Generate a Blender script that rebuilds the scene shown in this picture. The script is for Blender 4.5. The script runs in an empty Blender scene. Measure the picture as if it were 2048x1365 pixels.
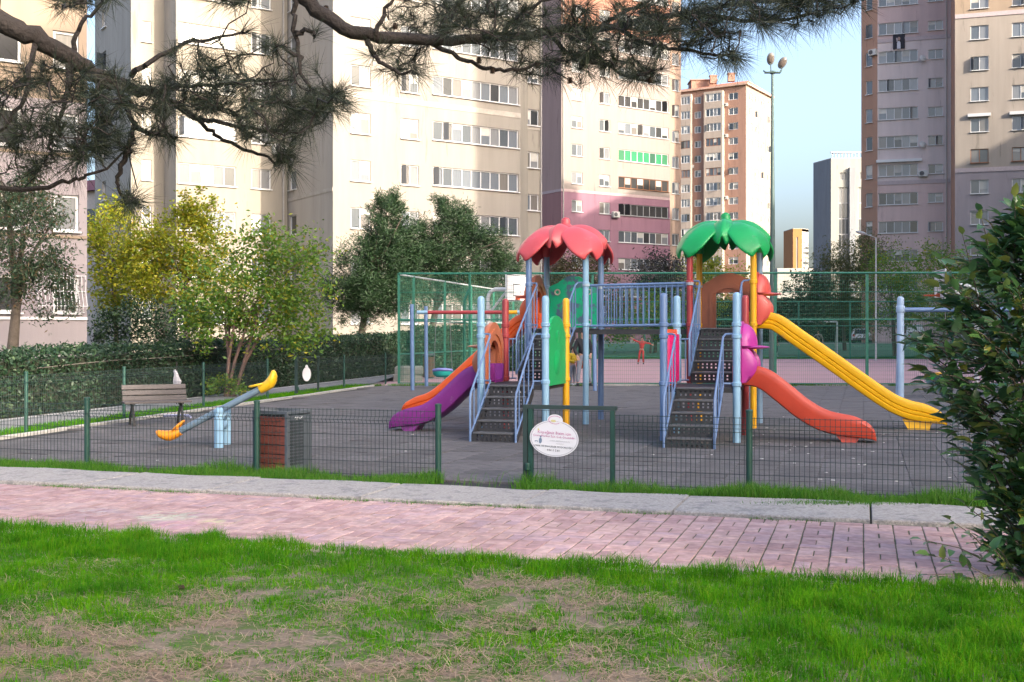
import bpy, bmesh, math, random
import numpy as np
from math import sin, cos, pi, radians, sqrt, atan2
from mathutils import Vector, Matrix

# ---------------------------------------------------------------- camera, sky, sun, exposure
SC = bpy.context.scene
COL = SC.collection
F, HZ, H = 2300.0, 669.0, 1.65          # focal length in photo pixels, horizon row, eye height (m)
cam = bpy.data.cameras.new('camera'); camo = bpy.data.objects.new('camera', cam); COL.objects.link(camo)
cam.sensor_width = 36; cam.lens = F / 2048 * 36; cam.shift_y = -(682.5 - HZ) / 2048
cam.clip_start = 0.05; cam.clip_end = 6000
camo.location = (0, 0, H); camo.rotation_euler = (pi / 2, 0, 0)
SC.camera = camo
SUN_AZ = Vector((0.75, -0.66)).normalized(); SUN_EL = radians(22)
W = bpy.data.worlds.new('World'); SC.world = W; W.use_nodes = True
nt = W.node_tree; nt.nodes.clear()
sky = nt.nodes.new('ShaderNodeTexSky'); sky.sky_type = 'NISHITA'; sky.sun_disc = False
sky.sun_elevation = SUN_EL; sky.sun_rotation = atan2(SUN_AZ.x, SUN_AZ.y)
sky.altitude = 50; sky.air_density = 0.9; sky.dust_density = 7.6; sky.ozone_density = 1.8
bg = nt.nodes.new('ShaderNodeBackground'); bg.inputs[1].default_value = 0.15
out = nt.nodes.new('ShaderNodeOutputWorld')
nt.links.new(sky.outputs[0], bg.inputs[0]); nt.links.new(bg.outputs[0], out.inputs[0])
sun = bpy.data.lights.new('sun', 'SUN'); sun.energy = 2.0; sun.angle = radians(0.6); sun.color = (1, 0.88, 0.72)
suno = bpy.data.objects.new('sun', sun); COL.objects.link(suno)
sd = Vector((SUN_AZ.x * cos(SUN_EL), SUN_AZ.y * cos(SUN_EL), sin(SUN_EL)))
suno.rotation_euler = sd.to_track_quat('Z', 'Y').to_euler(); suno.location = (40, -40, 60)
SC.view_settings.view_transform = 'Standard'; SC.view_settings.look = 'None'
SC.view_settings.exposure = 2.12; SC.view_settings.gamma = 1; SC.view_settings.use_curve_mapping = False
SC.render.engine = 'CYCLES'
try:
    SC.cycles.use_denoising = True; SC.cycles.max_bounces = 6; SC.cycles.transparent_max_bounces = 6
    SC.cycles.diffuse_bounces = 3; SC.cycles.glossy_bounces = 2; SC.cycles.caustics_reflective = False
except Exception: pass

rng = np.random.default_rng(7); R = random.Random(11)

# ---------------------------------------------------------------- pixel helpers
def gp(x, y, z=0.0):
    Y = F * (H - z) / (y - HZ); return Vector(((x - 1024) / F * Y, Y, z))
def at(x, y, Y):
    return Vector(((x - 1024) / F * Y, Y, H + (HZ - y) / F * Y))
A17 = radians(17.0); CA, SA = cos(A17), sin(A17)
def vu(v, u, z=0.0): return Vector((v * CA + u * SA, -v * SA + u * CA, z))
def to_vu(x, y): return (x * CA - y * SA, x * SA + y * CA)

# ---------------------------------------------------------------- materials
def lin(c):
    return tuple(((x / 12.92) if x <= 0.04045 else ((x + 0.055) / 1.055) ** 2.4) for x in c)
MATS = {}
def mat(name, col, rough=0.6, var=0.12, scale=6.0, bump=0.0, bscale=40.0, metal=0.0, coat=0.0, spec=0.5,
        wear=None, wear_amt=0.5, wscale=5.0, stretch=None, objrand=0.0):
    """plain principled material with procedural tone variation; wear = second colour showing in patches"""
    if name in MATS: return MATS[name]
    m = bpy.data.materials.new(name); m.use_nodes = True; MATS[name] = m
    t = m.node_tree; N = t.nodes; L = t.links; b = N['Principled BSDF']
    tc = N.new('ShaderNodeTexCoord'); mp = N.new('ShaderNodeMapping')
    L.new(tc.outputs['Object'], mp.inputs[0])
    if stretch: mp.inputs['Scale'].default_value = stretch
    n1 = N.new('ShaderNodeTexNoise'); n1.inputs['Scale'].default_value = scale; n1.inputs['Detail'].default_value = 5
    n1.inputs['Roughness'].default_value = 0.62
    L.new(mp.outputs[0], n1.inputs['Vector'])
    mr = N.new('ShaderNodeMapRange'); mr.inputs[1].default_value = 0.25; mr.inputs[2].default_value = 0.75
    mr.inputs[3].default_value = 1 - var; mr.inputs[4].default_value = 1 + var
    L.new(n1.outputs[0], mr.inputs[0])
    fac = mr.outputs[0]
    if objrand:
        oi = N.new('ShaderNodeObjectInfo'); m2 = N.new('ShaderNodeMapRange')
        m2.inputs[3].default_value = 1 - objrand; m2.inputs[4].default_value = 1 + objrand
        L.new(oi.outputs['Random'], m2.inputs[0])
        mu = N.new('ShaderNodeMath'); mu.operation = 'MULTIPLY'; L.new(fac, mu.inputs[0]); L.new(m2.outputs[0], mu.inputs[1]); fac = mu.outputs[0]
    vm = N.new('ShaderNodeVectorMath'); vm.operation = 'SCALE'; vm.inputs[0].default_value = col
    L.new(fac, vm.inputs['Scale']); cs = vm.outputs[0]
    if wear is not None:
        n2 = N.new('ShaderNodeTexNoise'); n2.inputs['Scale'].default_value = wscale; n2.inputs['Detail'].default_value = 6
        n2.inputs['Roughness'].default_value = 0.7
        L.new(mp.outputs[0], n2.inputs['Vector'])
        r2 = N.new('ShaderNodeMapRange'); r2.inputs[1].default_value = 1 - wear_amt; r2.inputs[2].default_value = 1 - wear_amt + 0.06
        L.new(n2.outputs[0], r2.inputs[0])
        mx = N.new('ShaderNodeMix'); mx.data_type = 'RGBA'
        L.new(r2.outputs[0], mx.inputs[0]); L.new(cs, mx.inputs[6]); mx.inputs[7].default_value = (*wear, 1); cs = mx.outputs[2]
    L.new(cs, b.inputs['Base Color'])
    b.inputs['Roughness'].default_value = rough; b.inputs['Metallic'].default_value = metal
    b.inputs['Coat Weight'].default_value = coat; b.inputs['Coat Roughness'].default_value = 0.15
    b.inputs['Specular IOR Level'].default_value = spec
    if bump:
        n3 = N.new('ShaderNodeTexNoise'); n3.inputs['Scale'].default_value = bscale; n3.inputs['Detail'].default_value = 4
        L.new(tc.outputs['Object'], n3.inputs['Vector'])
        bp = N.new('ShaderNodeBump'); bp.inputs['Strength'].default_value = bump; bp.inputs['Distance'].default_value = 0.02
        L.new(n3.outputs[0], bp.inputs['Height']); L.new(bp.outputs[0], b.inputs['Normal'])
    return m

def leafmat(name, cols, trans=0.35, rough=0.5, spec=0.4, obj=False, patch=False):
    if name in MATS: return MATS[name]
    m = bpy.data.materials.new(name); m.use_nodes = True; MATS[name] = m
    t = m.node_tree; N = t.nodes; L = t.links; b = N['Principled BSDF']
    g = N.new('ShaderNodeObjectInfo' if obj else 'ShaderNodeNewGeometry')
    rp = N.new('ShaderNodeValToRGB'); e = rp.color_ramp.elements
    while len(e) < len(cols): e.new(0.5)
    for i, c in enumerate(cols):
        e[i].position = i / max(1, len(cols) - 1); e[i].color = (*c, 1)
    L.new(g.outputs['Random' if obj else 'Random Per Island'], rp.inputs[0])
    cs = rp.outputs[0]
    if patch:                                   # drifts of yellower and deeper growth
        ge = N.new('ShaderNodeNewGeometry'); n1 = N.new('ShaderNodeTexNoise'); n1.inputs['Scale'].default_value = 2.6; n1.inputs['Detail'].default_value = 4
        L.new(ge.outputs['Position'], n1.inputs['Vector']); q = N.new('ShaderNodeValToRGB'); q.color_ramp.elements[0].position = .34; q.color_ramp.elements[1].position = .68
        q.color_ramp.elements[0].color = (0.62, 0.72, 0.9, 1); q.color_ramp.elements[1].color = (1.3, 1.15, 0.75, 1); L.new(n1.outputs[0], q.inputs[0])
        mx = N.new('ShaderNodeMix'); mx.data_type = 'RGBA'; mx.blend_type = 'MULTIPLY'; mx.inputs[0].default_value = 1; L.new(cs, mx.inputs[6]); L.new(q.outputs[0], mx.inputs[7]); cs = mx.outputs[2]
    L.new(cs, b.inputs['Base Color']); b.inputs['Roughness'].default_value = rough
    b.inputs['Specular IOR Level'].default_value = spec
    if trans:
        tr = N.new('ShaderNodeBsdfTranslucent'); ms = N.new('ShaderNodeMixShader'); ms.inputs[0].default_value = trans
        L.new(cs, tr.inputs[0]); L.new(b.outputs[0], ms.inputs[1]); L.new(tr.outputs[0], ms.inputs[2])
        L.new(ms.outputs[0], N['Material Output'].inputs[0])
    return m

def rampmat(name, cols, rough=0.1, fold=True):
    """window panes: each pane picks curtain / dim room / dark room at random, under a glossy surface"""
    m = bpy.data.materials.new(name); m.use_nodes = True; MATS[name] = m
    t = m.node_tree; N = t.nodes; L = t.links; b = N['Principled BSDF']
    oi = N.new('ShaderNodeObjectInfo'); rp = N.new('ShaderNodeValToRGB'); rp.color_ramp.interpolation = 'CONSTANT'
    e = rp.color_ramp.elements
    while len(e) < len(cols): e.new(0.5)
    for i, (p, c) in enumerate(cols): e[i].position = p; e[i].color = (*c, 1)
    L.new(oi.outputs['Random'], rp.inputs[0])
    tc = N.new('ShaderNodeTexCoord'); mp = N.new('ShaderNodeMapping'); mp.inputs['Scale'].default_value = (22, 1, 0.6)
    L.new(tc.outputs['Object'], mp.inputs[0])
    n = N.new('ShaderNodeTexNoise'); n.inputs['Scale'].default_value = 1.0; L.new(mp.outputs[0], n.inputs['Vector'])
    mr = N.new('ShaderNodeMapRange'); mr.inputs[3].default_value = 0.6; mr.inputs[4].default_value = 1.25
    L.new(n.outputs[0], mr.inputs[0])
    vm = N.new('ShaderNodeVectorMath'); vm.operation = 'SCALE'; L.new(rp.outputs[0], vm.inputs[0]); L.new(mr.outputs[0], vm.inputs['Scale'])
    L.new(vm.outputs[0], b.inputs['Base Color'])
    b.inputs['Roughness'].default_value = 0.35; b.inputs['Coat Weight'].default_value = 1.0; b.inputs['Coat Roughness'].default_value = 0.03
    b.inputs['Coat IOR'].default_value = 1.6
    return m

# ---------------------------------------------------------------- mesh building
class MB:
    def __init__(s): s.v = []; s.f = []
    def add(s, V, Fs):
        o = len(s.v); s.v.extend([tuple(p) for p in V]); s.f.extend([tuple(i + o for i in f) for f in Fs]); return s
    def box(s, c, size, M=None):
        hx, hy, hz = size[0] / 2, size[1] / 2, size[2] / 2
        V = [Vector((x, y, z)) for x in (-hx, hx) for y in (-hy, hy) for z in (-hz, hz)]
        if M is not None: V = [M @ p for p in V]
        c = Vector(c); V = [p + c for p in V]
        return s.add(V, [(0, 1, 3, 2), (4, 6, 7, 5), (0, 4, 5, 1), (2, 3, 7, 6), (0, 2, 6, 4), (1, 5, 7, 3)])
    def chbox(s, c, size, ch, M=None):
        """box with a chamfered top rim"""
        hx, hy, hz = size[0] / 2, size[1] / 2, size[2] / 2
        V = [Vector((sx * hx, sy * hy, -hz)) for sx, sy in ((-1, -1), (1, -1), (1, 1), (-1, 1))]
        V += [Vector((sx * hx, sy * hy, hz - ch)) for sx, sy in ((-1, -1), (1, -1), (1, 1), (-1, 1))]
        V += [Vector((sx * (hx - ch), sy * (hy - ch), hz)) for sx, sy in ((-1, -1), (1, -1), (1, 1), (-1, 1))]
        if M is not None: V = [M @ p for p in V]
        c = Vector(c); V = [p + c for p in V]
        Fs = [(0, 3, 2, 1), (8, 9, 10, 11)]
        for i in range(4):
            j = (i + 1) % 4; Fs += [(i, j, 4 + j, 4 + i), (4 + i, 4 + j, 8 + j, 8 + i)]
        return s.add(V, Fs)
    def tube(s, pts, rad, n=8, cap=True):
        pts = [Vector(p) for p in pts]
        if not hasattr(rad, '__len__'): rad = [rad] * len(pts)
        o = len(s.v); ref = None; V = []
        for i, p in enumerate(pts):
            a = pts[max(0, i - 1)]; b = pts[min(len(pts) - 1, i + 1)]; t = (b - a)
            if t.length < 1e-9: t = Vector((0, 0, 1))
            t.normalize()
            if ref is None:
                ref = Vector((1, 0, 0)) if abs(t.x) < 0.9 else Vector((0, 1, 0))
            x = (ref - t * ref.dot(t)).normalized(); y = t.cross(x); ref = x
            for k in range(n):
                an = 2 * pi * k / n; V.append(p + (x * cos(an) + y * sin(an)) * rad[i])
        Fs = []
        for i in range(len(pts) - 1):
            for k in range(n):
                k2 = (k + 1) % n; Fs.append((i * n + k, i * n + k2, (i + 1) * n + k2, (i + 1) * n + k))
        if cap: Fs += [tuple(range(n - 1, -1, -1)), tuple(range((len(pts) - 1) * n, len(pts) * n))]
        return s.add(V, Fs)
    def lathe(s, prof, c=(0, 0, 0), n=16, M=None, cap=True):
        c = Vector(c); V = []
        for r, z in prof:
            for k in range(n):
                p = Vector((r * cos(2 * pi * k / n), r * sin(2 * pi * k / n), z))
                V.append((M @ p if M is not None else p) + c)
        Fs = []
        for i in range(len(prof) - 1):
            for k in range(n):
                k2 = (k + 1) % n; Fs.append((i * n + k, i * n + k2, (i + 1) * n + k2, (i + 1) * n + k))
        if cap: Fs += [tuple(range(n - 1, -1, -1)), tuple(range((len(prof) - 1) * n, len(prof) * n))]
        return s.add(V, Fs)
    def ell(s, c, r, n=12, m=8, M=None):
        prof = [(max(1e-4, sin(pi * i / m)), -cos(pi * i / m)) for i in range(m + 1)]
        c = Vector(c); V = []
        for a, z in prof:
            for k in range(n):
                p = Vector((a * cos(2 * pi * k / n) * r[0], a * sin(2 * pi * k / n) * r[1], z * r[2]))
                V.append((M @ p if M is not None else p) + c)
        Fs = [(i * n + k, i * n + (k + 1) % n, (i + 1) * n + (k + 1) % n, (i + 1) * n + k) for i in range(m) for k in range(n)]
        return s.add(V, Fs)
    def poly(s, pts2, t, fr):
        """extrude a 2-D outline; fr(a, b, depth) -> 3-D"""
        n = len(pts2); V = [fr(a, b, 0) for a, b in pts2] + [fr(a, b, t) for a, b in pts2]
        return s.add(V, [tuple(range(n - 1, -1, -1)), tuple(range(n, 2 * n))] + [(i, (i + 1) % n, n + (i + 1) % n, n + i) for i in range(n)])
    def ring(s, outer, inner, t, fr, closed=True):
        """plate between two outlines of equal length, thickness t"""
        n = len(outer)
        V = [fr(a, b, 0) for a, b in outer] + [fr(a, b, 0) for a, b in inner] + [fr(a, b, t) for a, b in outer] + [fr(a, b, t) for a, b in inner]
        Fs = []
        for i in range(n if closed else n - 1):
            j = (i + 1) % n
            Fs += [(i, j, n + j, n + i), (2 * n + i, 3 * n + i, 3 * n + j, 2 * n + j), (i, 2 * n + i, 2 * n + j, j), (n + i, n + j, 3 * n + j, 3 * n + i)]
        if not closed:
            Fs += [(0, n, 3 * n, 2 * n), (n - 1, 3 * n - 1, 4 * n - 1, 2 * n - 1)]
        return s.add(V, Fs)
    def sweep(s, frames, sec, cap=True):
        """frames = list of (point, side, up); sec = closed 2-D outline (side, up)"""
        n = len(sec); V = []
        for p, sx, up in frames:
            for a, b in sec: V.append(Vector(p) + Vector(sx) * a + Vector(up) * b)
        Fs = [(i * n + k, i * n + (k + 1) % n, (i + 1) * n + (k + 1) % n, (i + 1) * n + k) for i in range(len(frames) - 1) for k in range(n)]
        if cap: Fs += [tuple(range(n - 1, -1, -1)), tuple(range((len(frames) - 1) * n, len(frames) * n))]
        return s.add(V, Fs)
    def mesh(s, name, off=None):
        me = bpy.data.meshes.new(name)
        v = s.v if off is None else [(a - off[0], b - off[1], c - off[2]) for a, b, c in s.v]
        me.from_pydata(v, [], s.f); me.update(); return me

def np_mesh(name, V, Fc):
    V = np.asarray(V, np.float32); Fc = np.asarray(Fc, np.int32); k = Fc.shape[1]
    me = bpy.data.meshes.new(name); me.vertices.add(len(V)); me.vertices.foreach_set('co', V.ravel())
    me.loops.add(Fc.size); me.loops.foreach_set('vertex_index', Fc.ravel())
    me.polygons.add(len(Fc)); me.polygons.foreach_set('loop_start', np.arange(0, Fc.size, k, dtype=np.int32))
    me.polygons.foreach_set('loop_total', np.full(len(Fc), k, np.int32))
    me.update(calc_edges=True); return me

def smooth(me, ang=35):
    for p in me.polygons: p.use_smooth = True
    try: me.set_sharp_from_angle(angle=radians(ang))
    except Exception: pass

def link(name, me, m, parent=None, loc=(0, 0, 0), rot=(0, 0, 0)):
    o = bpy.data.objects.new(name, me); COL.objects.link(o)
    if me is not None and m is not None and len(me.materials) == 0: me.materials.append(m)
    o.location = loc; o.rotation_euler = rot
    if parent is not None: o.parent = parent
    return o

ROOTLOC = {}
def thing(name, label, cat, loc=(0, 0, 0), rz=0.0, group=None):
    o = bpy.data.objects.new(name, None); COL.objects.link(o); o.empty_display_size = 0.2
    o.location = loc; o.rotation_euler = (0, 0, rz); o['label'] = label; o['category'] = cat
    if group: o['group'] = group
    ROOTLOC[o.name] = Vector(loc); return o
def tag(o, label, cat, group=None):
    o['label'] = label; o['category'] = cat
    if group: o['group'] = group
    return o
def part(name, mb, m, parent, sm=None, world=False, label=None):
    """mesh part; world=True: coordinates are world ones, the root only has a location"""
    off = None
    if world: off = ROOTLOC[parent.name] if parent.name in ROOTLOC else Vector((0, 0, 0))
    me = mb.mesh(name, off)
    if sm: smooth(me, sm)
    o = link(name, me, m, parent)
    if label: o['label'] = label
    return o
def stru(name, mb, m, kind='structure', sm=None):
    me = mb.mesh(name) if isinstance(mb, MB) else mb
    if sm: smooth(me, sm)
    o = link(name, me, m); o['kind'] = kind; return o
def dup(root, loc, rz, label=None, group=None):
    r = root.copy(); COL.objects.link(r); r.location = loc; r.rotation_euler = (0, 0, rz)
    if label: r['label'] = label
    if group: r['group'] = group
    for ch in list(root.children):
        c = ch.copy(); COL.objects.link(c); c.parent = r
        for g in list(ch.children):
            d = g.copy(); COL.objects.link(d); d.parent = c
    return r

# ---------------------------------------------------------------- value noise for scattering
_ng = rng.random((64, 64))
def vnoise(x, y):
    x = np.asarray(x) % 64; y = np.asarray(y) % 64
    xi = np.floor(x).astype(int); yi = np.floor(y).astype(int); fx = x - xi; fy = y - yi
    fx = fx * fx * (3 - 2 * fx); fy = fy * fy * (3 - 2 * fy); a = _ng
    x1 = (xi + 1) % 64; y1 = (yi + 1) % 64; xi %= 64; yi %= 64
    return (a[xi, yi] * (1 - fx) + a[x1, yi] * fx) * (1 - fy) + (a[xi, y1] * (1 - fx) + a[x1, y1] * fx) * fy
def fbm(x, y): return 0.55 * vnoise(x, y) + 0.3 * vnoise(x * 2.1 + 9, y * 2.1 + 3) + 0.15 * vnoise(x * 4.3 + 5, y * 4.3 + 7)

def blades(P, Ln, Wd, lean=0.5):
    """grass blades: P (n,3) roots, each blade 5 verts / 3 tris"""
    n = len(P); an = rng.random(n) * 2 * pi; la = rng.random(n) * 2 * pi
    sx = np.stack([np.cos(an), np.sin(an), np.zeros(n)], 1); ld = np.stack([np.cos(la), np.sin(la), np.zeros(n)], 1)
    k = (rng.random(n) * lean)[:, None]; Ln = Ln[:, None]; Wd = Wd[:, None]; up = np.array([0, 0, 1.0])
    m = P + up * Ln * 0.55 + ld * Ln * k * 0.3; t = P + up * Ln * (1 - 0.35 * k) + ld * Ln * k
    V = np.stack([P - sx * Wd / 2, P + sx * Wd / 2, m + sx * Wd * 0.38, m - sx * Wd * 0.38, t], 1).reshape(-1, 3)
    b = np.arange(n)[:, None] * 5
    Fc = np.concatenate([b + [0, 1, 2], b + [0, 2, 3], b + [3, 2, 4]], 0)
    return V, Fc

def leaves(P, size, asp=0.5, up_bias=0.0, drop=0.0):
    """diamond leaves, folded along the midrib: 4 verts, 2 tris"""
    n = len(P); d = rng.normal(size=(n, 3)); d[:, 2] = d[:, 2] * 0.7 + up_bias - drop
    d /= np.linalg.norm(d, axis=1)[:, None] + 1e-9
    q = rng.normal(size=(n, 3)); s = np.cross(d, q); s /= np.linalg.norm(s, axis=1)[:, None] + 1e-9
    nn = np.cross(d, s); L = (size * (0.65 + 0.7 * rng.random(n)))[:, None]
    a = P; t = P + d * L; m = P + d * L * 0.5 + nn * L * 0.06
    V = np.stack([a, m + s * L * asp / 2, t, m - s * L * asp / 2], 1).reshape(-1, 3)
    b = np.arange(n)[:, None] * 4
    return V, np.concatenate([b + [0, 1, 2], b + [0, 2, 3]], 0)
# ================================================================ GROUND AND SETTING
def quad_vu(mb, v0, v1, u0, u1, z, n=1):
    return mb.add([vu(v0, u0, z), vu(v1, u0, z), vu(v1, u1, z), vu(v0, u1, z)], [(0, 1, 2, 3)])
m_ground = mat('ground_soil', (0.085, 0.08, 0.05), 0.95, 0.35, 0.3, 0.3, 8)
m_asph = mat('asphalt', (0.19, 0.19, 0.20), 0.9, 0.16, 3.0, 0.35, 120)
m_conc = mat('concrete_walk', (0.37, 0.345, 0.325), 0.92, 0.38, 38.0, 1.0, 70, wear=(0.255, 0.245, 0.24), wear_amt=0.46, wscale=6)
m_kerb = mat('kerb_concrete', (0.33, 0.32, 0.3), 0.9, 0.2, 8, 0.5, 60)
m_sand = mat('joint_sand', (0.085, 0.085, 0.05), 1.0, 0.35, 14)
m_lawn = mat('lawn_soil', (0.19, 0.150, 0.11), 1.0, 0.4, 5.0, 0.9, 40, wear=(0.075, 0.12, 0.025), wear_amt=0.52, wscale=4.5)
m_rubber = mat('rubber_tile', (0.108, 0.100, 0.102), 0.88, 0.55, 9.0, 1.0, 60, objrand=0.24, wear=(0.06, 0.055, 0.058), wear_amt=.42, wscale=4, stretch=(.6, 2.2, 1))
m_rubber2 = mat('rubber_far', (0.108, 0.100, 0.102), 0.88, 0.45, 3.0, 0.7, 60, wear=(0.07, 0.064, 0.068), wear_amt=.42, wscale=2.2, stretch=(.5, 1.6, 1))
m_rbase = mat('rubber_base', (0.02, 0.02, 0.022), 0.95, 0.2, 4)
m_court = mat('court_pink', (0.40, 0.235, 0.25), 0.85, 0.10, 1.2, 0.2, 60)
m_turf = mat('turf_green', (0.035, 0.115, 0.062), 0.95, 0.2, 1.5, 0.4, 80)

g = MB(); g.add([(-900, -300, -0.03), (900, -300, -0.03), (900, 1800, -0.03), (-900, 1800, -0.03)], [(0, 1, 2, 3)])
stru('ground', g, m_ground)
# lawn the photographer stands on
g = MB(); n = 24
for i in range(n + 1):
    v = -14 + 24 * i / n
    g.v += [tuple(vu(v, -10, 0.0235)), tuple(vu(v, 8.02 + 0.05 * sin(i * 1.9), 0.0235))]
for i in range(n): g.f.append((2 * i, 2 * i + 2, 2 * i + 3, 2 * i + 1))
lawn = stru('lawn', g, m_lawn)
# brick path ---------------------------------------------------------------
def brickmat(name, island):
    m = bpy.data.materials.new(name); m.use_nodes = True; t = m.node_tree; N = t.nodes; L = t.links; b = N['Principled BSDF']
    gi = N.new('ShaderNodeNewGeometry') if island else N.new('ShaderNodeObjectInfo')
    rp = N.new('ShaderNodeValToRGB'); e = rp.color_ramp.elements
    cols = [(0.0, (0.36, 0.225, 0.225)), (0.35, (0.44, 0.285, 0.275)), (0.7, (0.50, 0.34, 0.315)), (1.0, (0.40, 0.275, 0.30))]
    while len(e) < 4: e.new(0.5)
    for i, (p, c) in enumerate(cols): e[i].position = p; e[i].color = (*c, 1)
    L.new(gi.outputs['Random Per Island' if island else 'Random'], rp.inputs[0])
    ge = N.new('ShaderNodeNewGeometry')
    n1 = N.new('ShaderNodeTexNoise'); n1.inputs['Scale'].default_value = 14; n1.inputs['Detail'].default_value = 6; L.new(ge.outputs['Position'], n1.inputs['Vector'])
    mr = N.new('ShaderNodeMapRange'); mr.inputs[1].default_value = .25; mr.inputs[2].default_value = .75; mr.inputs[3].default_value = 0.7; mr.inputs[4].default_value = 1.22
    L.new(n1.outputs[0], mr.inputs[0])
    n0 = N.new('ShaderNodeTexNoise'); n0.inputs['Scale'].default_value = 0.9; n0.inputs['Detail'].default_value = 3; L.new(ge.outputs['Position'], n0.inputs['Vector'])
    m0 = N.new('ShaderNodeMapRange'); m0.inputs[1].default_value = .3; m0.inputs[2].default_value = .7; m0.inputs[3].default_value = 0.86; m0.inputs[4].default_value = 1.12
    L.new(n0.outputs[0], m0.inputs[0])
    mm = N.new('ShaderNodeMath'); mm.operation = 'MULTIPLY'; L.new(mr.outputs[0], mm.inputs[0]); L.new(m0.outputs[0], mm.inputs[1])
    vm = N.new('ShaderNodeVectorMath'); vm.operation = 'SCALE'; L.new(rp.outputs[0], vm.inputs[0]); L.new(mm.outputs[0], vm.inputs['Scale'])
    cs = vm.outputs[0]
    # chalk smudges left by children on the bricks
    for (cx, cy, rx, col) in [(*gp(335, 1040)[:2], 0.42, (0.45, 0.52, 0.40)), (*gp(345, 1056)[:2], 0.32, (0.50, 0.26, 0.33)),
                              (*gp(440, 1050)[:2], 0.22, (0.5, 0.52, 0.26)), (*gp(190, 1030)[:2], 0.3, (0.5, 0.44, 0.44)), (*gp(120, 1022)[:2], 0.5, (0.48, 0.36, 0.33))]:
        sb = N.new('ShaderNodeVectorMath'); sb.operation = 'DISTANCE'; L.new(ge.outputs['Position'], sb.inputs[0]); sb.inputs[1].default_value = (cx, cy, 0.03)
        r1 = N.new('ShaderNodeMapRange'); r1.inputs[1].default_value = rx; r1.inputs[2].default_value = rx * 0.3
        L.new(sb.outputs['Value'], r1.inputs[0])
        nn = N.new('ShaderNodeTexNoise'); nn.inputs['Scale'].default_value = 9; nn.inputs['Detail'].default_value = 4; L.new(ge.outputs['Position'], nn.inputs['Vector'])
        r3 = N.new('ShaderNodeMapRange'); r3.inputs[1].default_value = .42; r3.inputs[2].default_value = .62; r3.inputs[4].default_value = 0.75; L.new(nn.outputs[0], r3.inputs[0])
        mu = N.new('ShaderNodeMath'); mu.operation = 'MULTIPLY'; L.new(r1.outputs[0], mu.inputs[0]); L.new(r3.outputs[0], mu.inputs[1])
        mx = N.new('ShaderNodeMix'); mx.data_type = 'RGBA'; L.new(mu.outputs[0], mx.inputs[0]); L.new(cs, mx.inputs[6]); mx.inputs[7].default_value = (*col, 1); cs = mx.outputs[2]
    L.new(cs, b.inputs['Base Color']); b.inputs['Roughness'].default_value = 0.85; b.inputs['Specular IOR Level'].default_value = 0.3
    n3 = N.new('ShaderNodeTexNoise'); n3.inputs['Scale'].default_value = 120; L.new(ge.outputs['Position'], n3.inputs['Vector'])
    bp = N.new('ShaderNodeBump'); bp.inputs['Strength'].default_value = 0.35; bp.inputs['Distance'].default_value = 0.01
    L.new(n3.outputs[0], bp.inputs['Height']); L.new(bp.outputs[0], b.inputs['Normal'])
    return m
g = MB(); quad_vu(g, -16, 9, 7.6, 10.45, 0.0225); path = stru('brick_path', g, m_sand)
cell = 0.236; bl, bw, bh = 0.2255, 0.1085, 0.05
mb_h = MB().chbox((0, 0, 0), (bl, bw, bh), 0.005); me_brick = mb_h.mesh('brick')
bm_o = brickmat('brick_paver', False); bm_i = brickmat('brick_paver_joined', True)
bricks = []
for i in range(-62, 36):
    for j in range(-1, 10):
        v0 = i * cell; u0 = 8.0 + j * cell * 0.974
        if (i + j) % 2 == 0: it = [(v0 + cell / 2, u0 + cell * 0.25, 0), (v0 + cell / 2, u0 + cell * 0.75, 0)]
        else: it = [(v0 + cell * 0.25, u0 + cell / 2, 1), (v0 + cell * 0.75, u0 + cell / 2, 1)]
        for v, u, r in it:
            p = vu(v + R.gauss(0, .0012), u + R.gauss(0, .0012), 0.004 + R.gauss(0, .0016))
            if p.y < 3 or abs(p.x / p.y) > 0.60: continue
            inview = abs(p.x / p.y) < 0.43
            bricks.append((p.length if inview else 99 + p.length, p, r))
bricks.sort(key=lambda t: t[0]); rest = MB()
for k, (dd, p, r) in enumerate(bricks):
    rz = -A17 + (pi / 2 if r else 0) + R.gauss(0, .006); rx, ry = R.gauss(0, .006), R.gauss(0, .006)
    if k < 290: link('brick', me_brick, bm_o, path, p, (rx, ry, rz))
    else:
        M = Matrix.Rotation(rz, 3, 'Z') @ Matrix.Rotation(rx, 3, 'X') @ Matrix.Rotation(ry, 3, 'Y')
        rest.chbox(p, (bl, bw, bh), 0.005, M)
o = part('bricks_beyond', rest, bm_i, path); o['kind'] = 'stuff'
# concrete strip between path and fence ------------------------------------
g = MB(); quad_vu(g, -16, 9, 10.28, 12.1, 0.0); walk = stru('concrete_walk', g, m_sand)
v = -15.0
while v < 8:
    L_ = 1.35 + R.random() * 0.5; mb = MB(); n = 8
    lo = [(v + 0.008 + (L_ - .016) * k / n, 10.335 + R.gauss(0, .006)) for k in range(n + 1)]
    hi = [(v + 0.008 + (L_ - .016) * k / n, 11.4 + 0.05 * sin(v * 1.3 + k * .7) + R.gauss(0, .012)) for k in range(n + 1)]
    zt = 0.062 + R.gauss(0, .004); out_ = lo + hi[::-1]
    V = [vu(a, b, 0.0) for a, b in out_] + [vu(a, b, zt - .012) for a, b in out_]
    cx = v + L_ / 2; V += [vu(cx + (a - cx) * .992, 10.87 + (b - 10.87) * .985, zt) for a, b in out_]
    m_ = len(out_)
    Fs = [(k, (k + 1) % m_, m_ + (k + 1) % m_, m_ + k) for k in range(m_)] + [(m_ + k, m_ + (k + 1) % m_, 2 * m_ + (k + 1) % m_, 2 * m_ + k) for k in range(m_)] + [tuple(range(2 * m_, 3 * m_))]
    mb.add(V, Fs); part('slab', mb, m_conc, walk); v += L_
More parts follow.
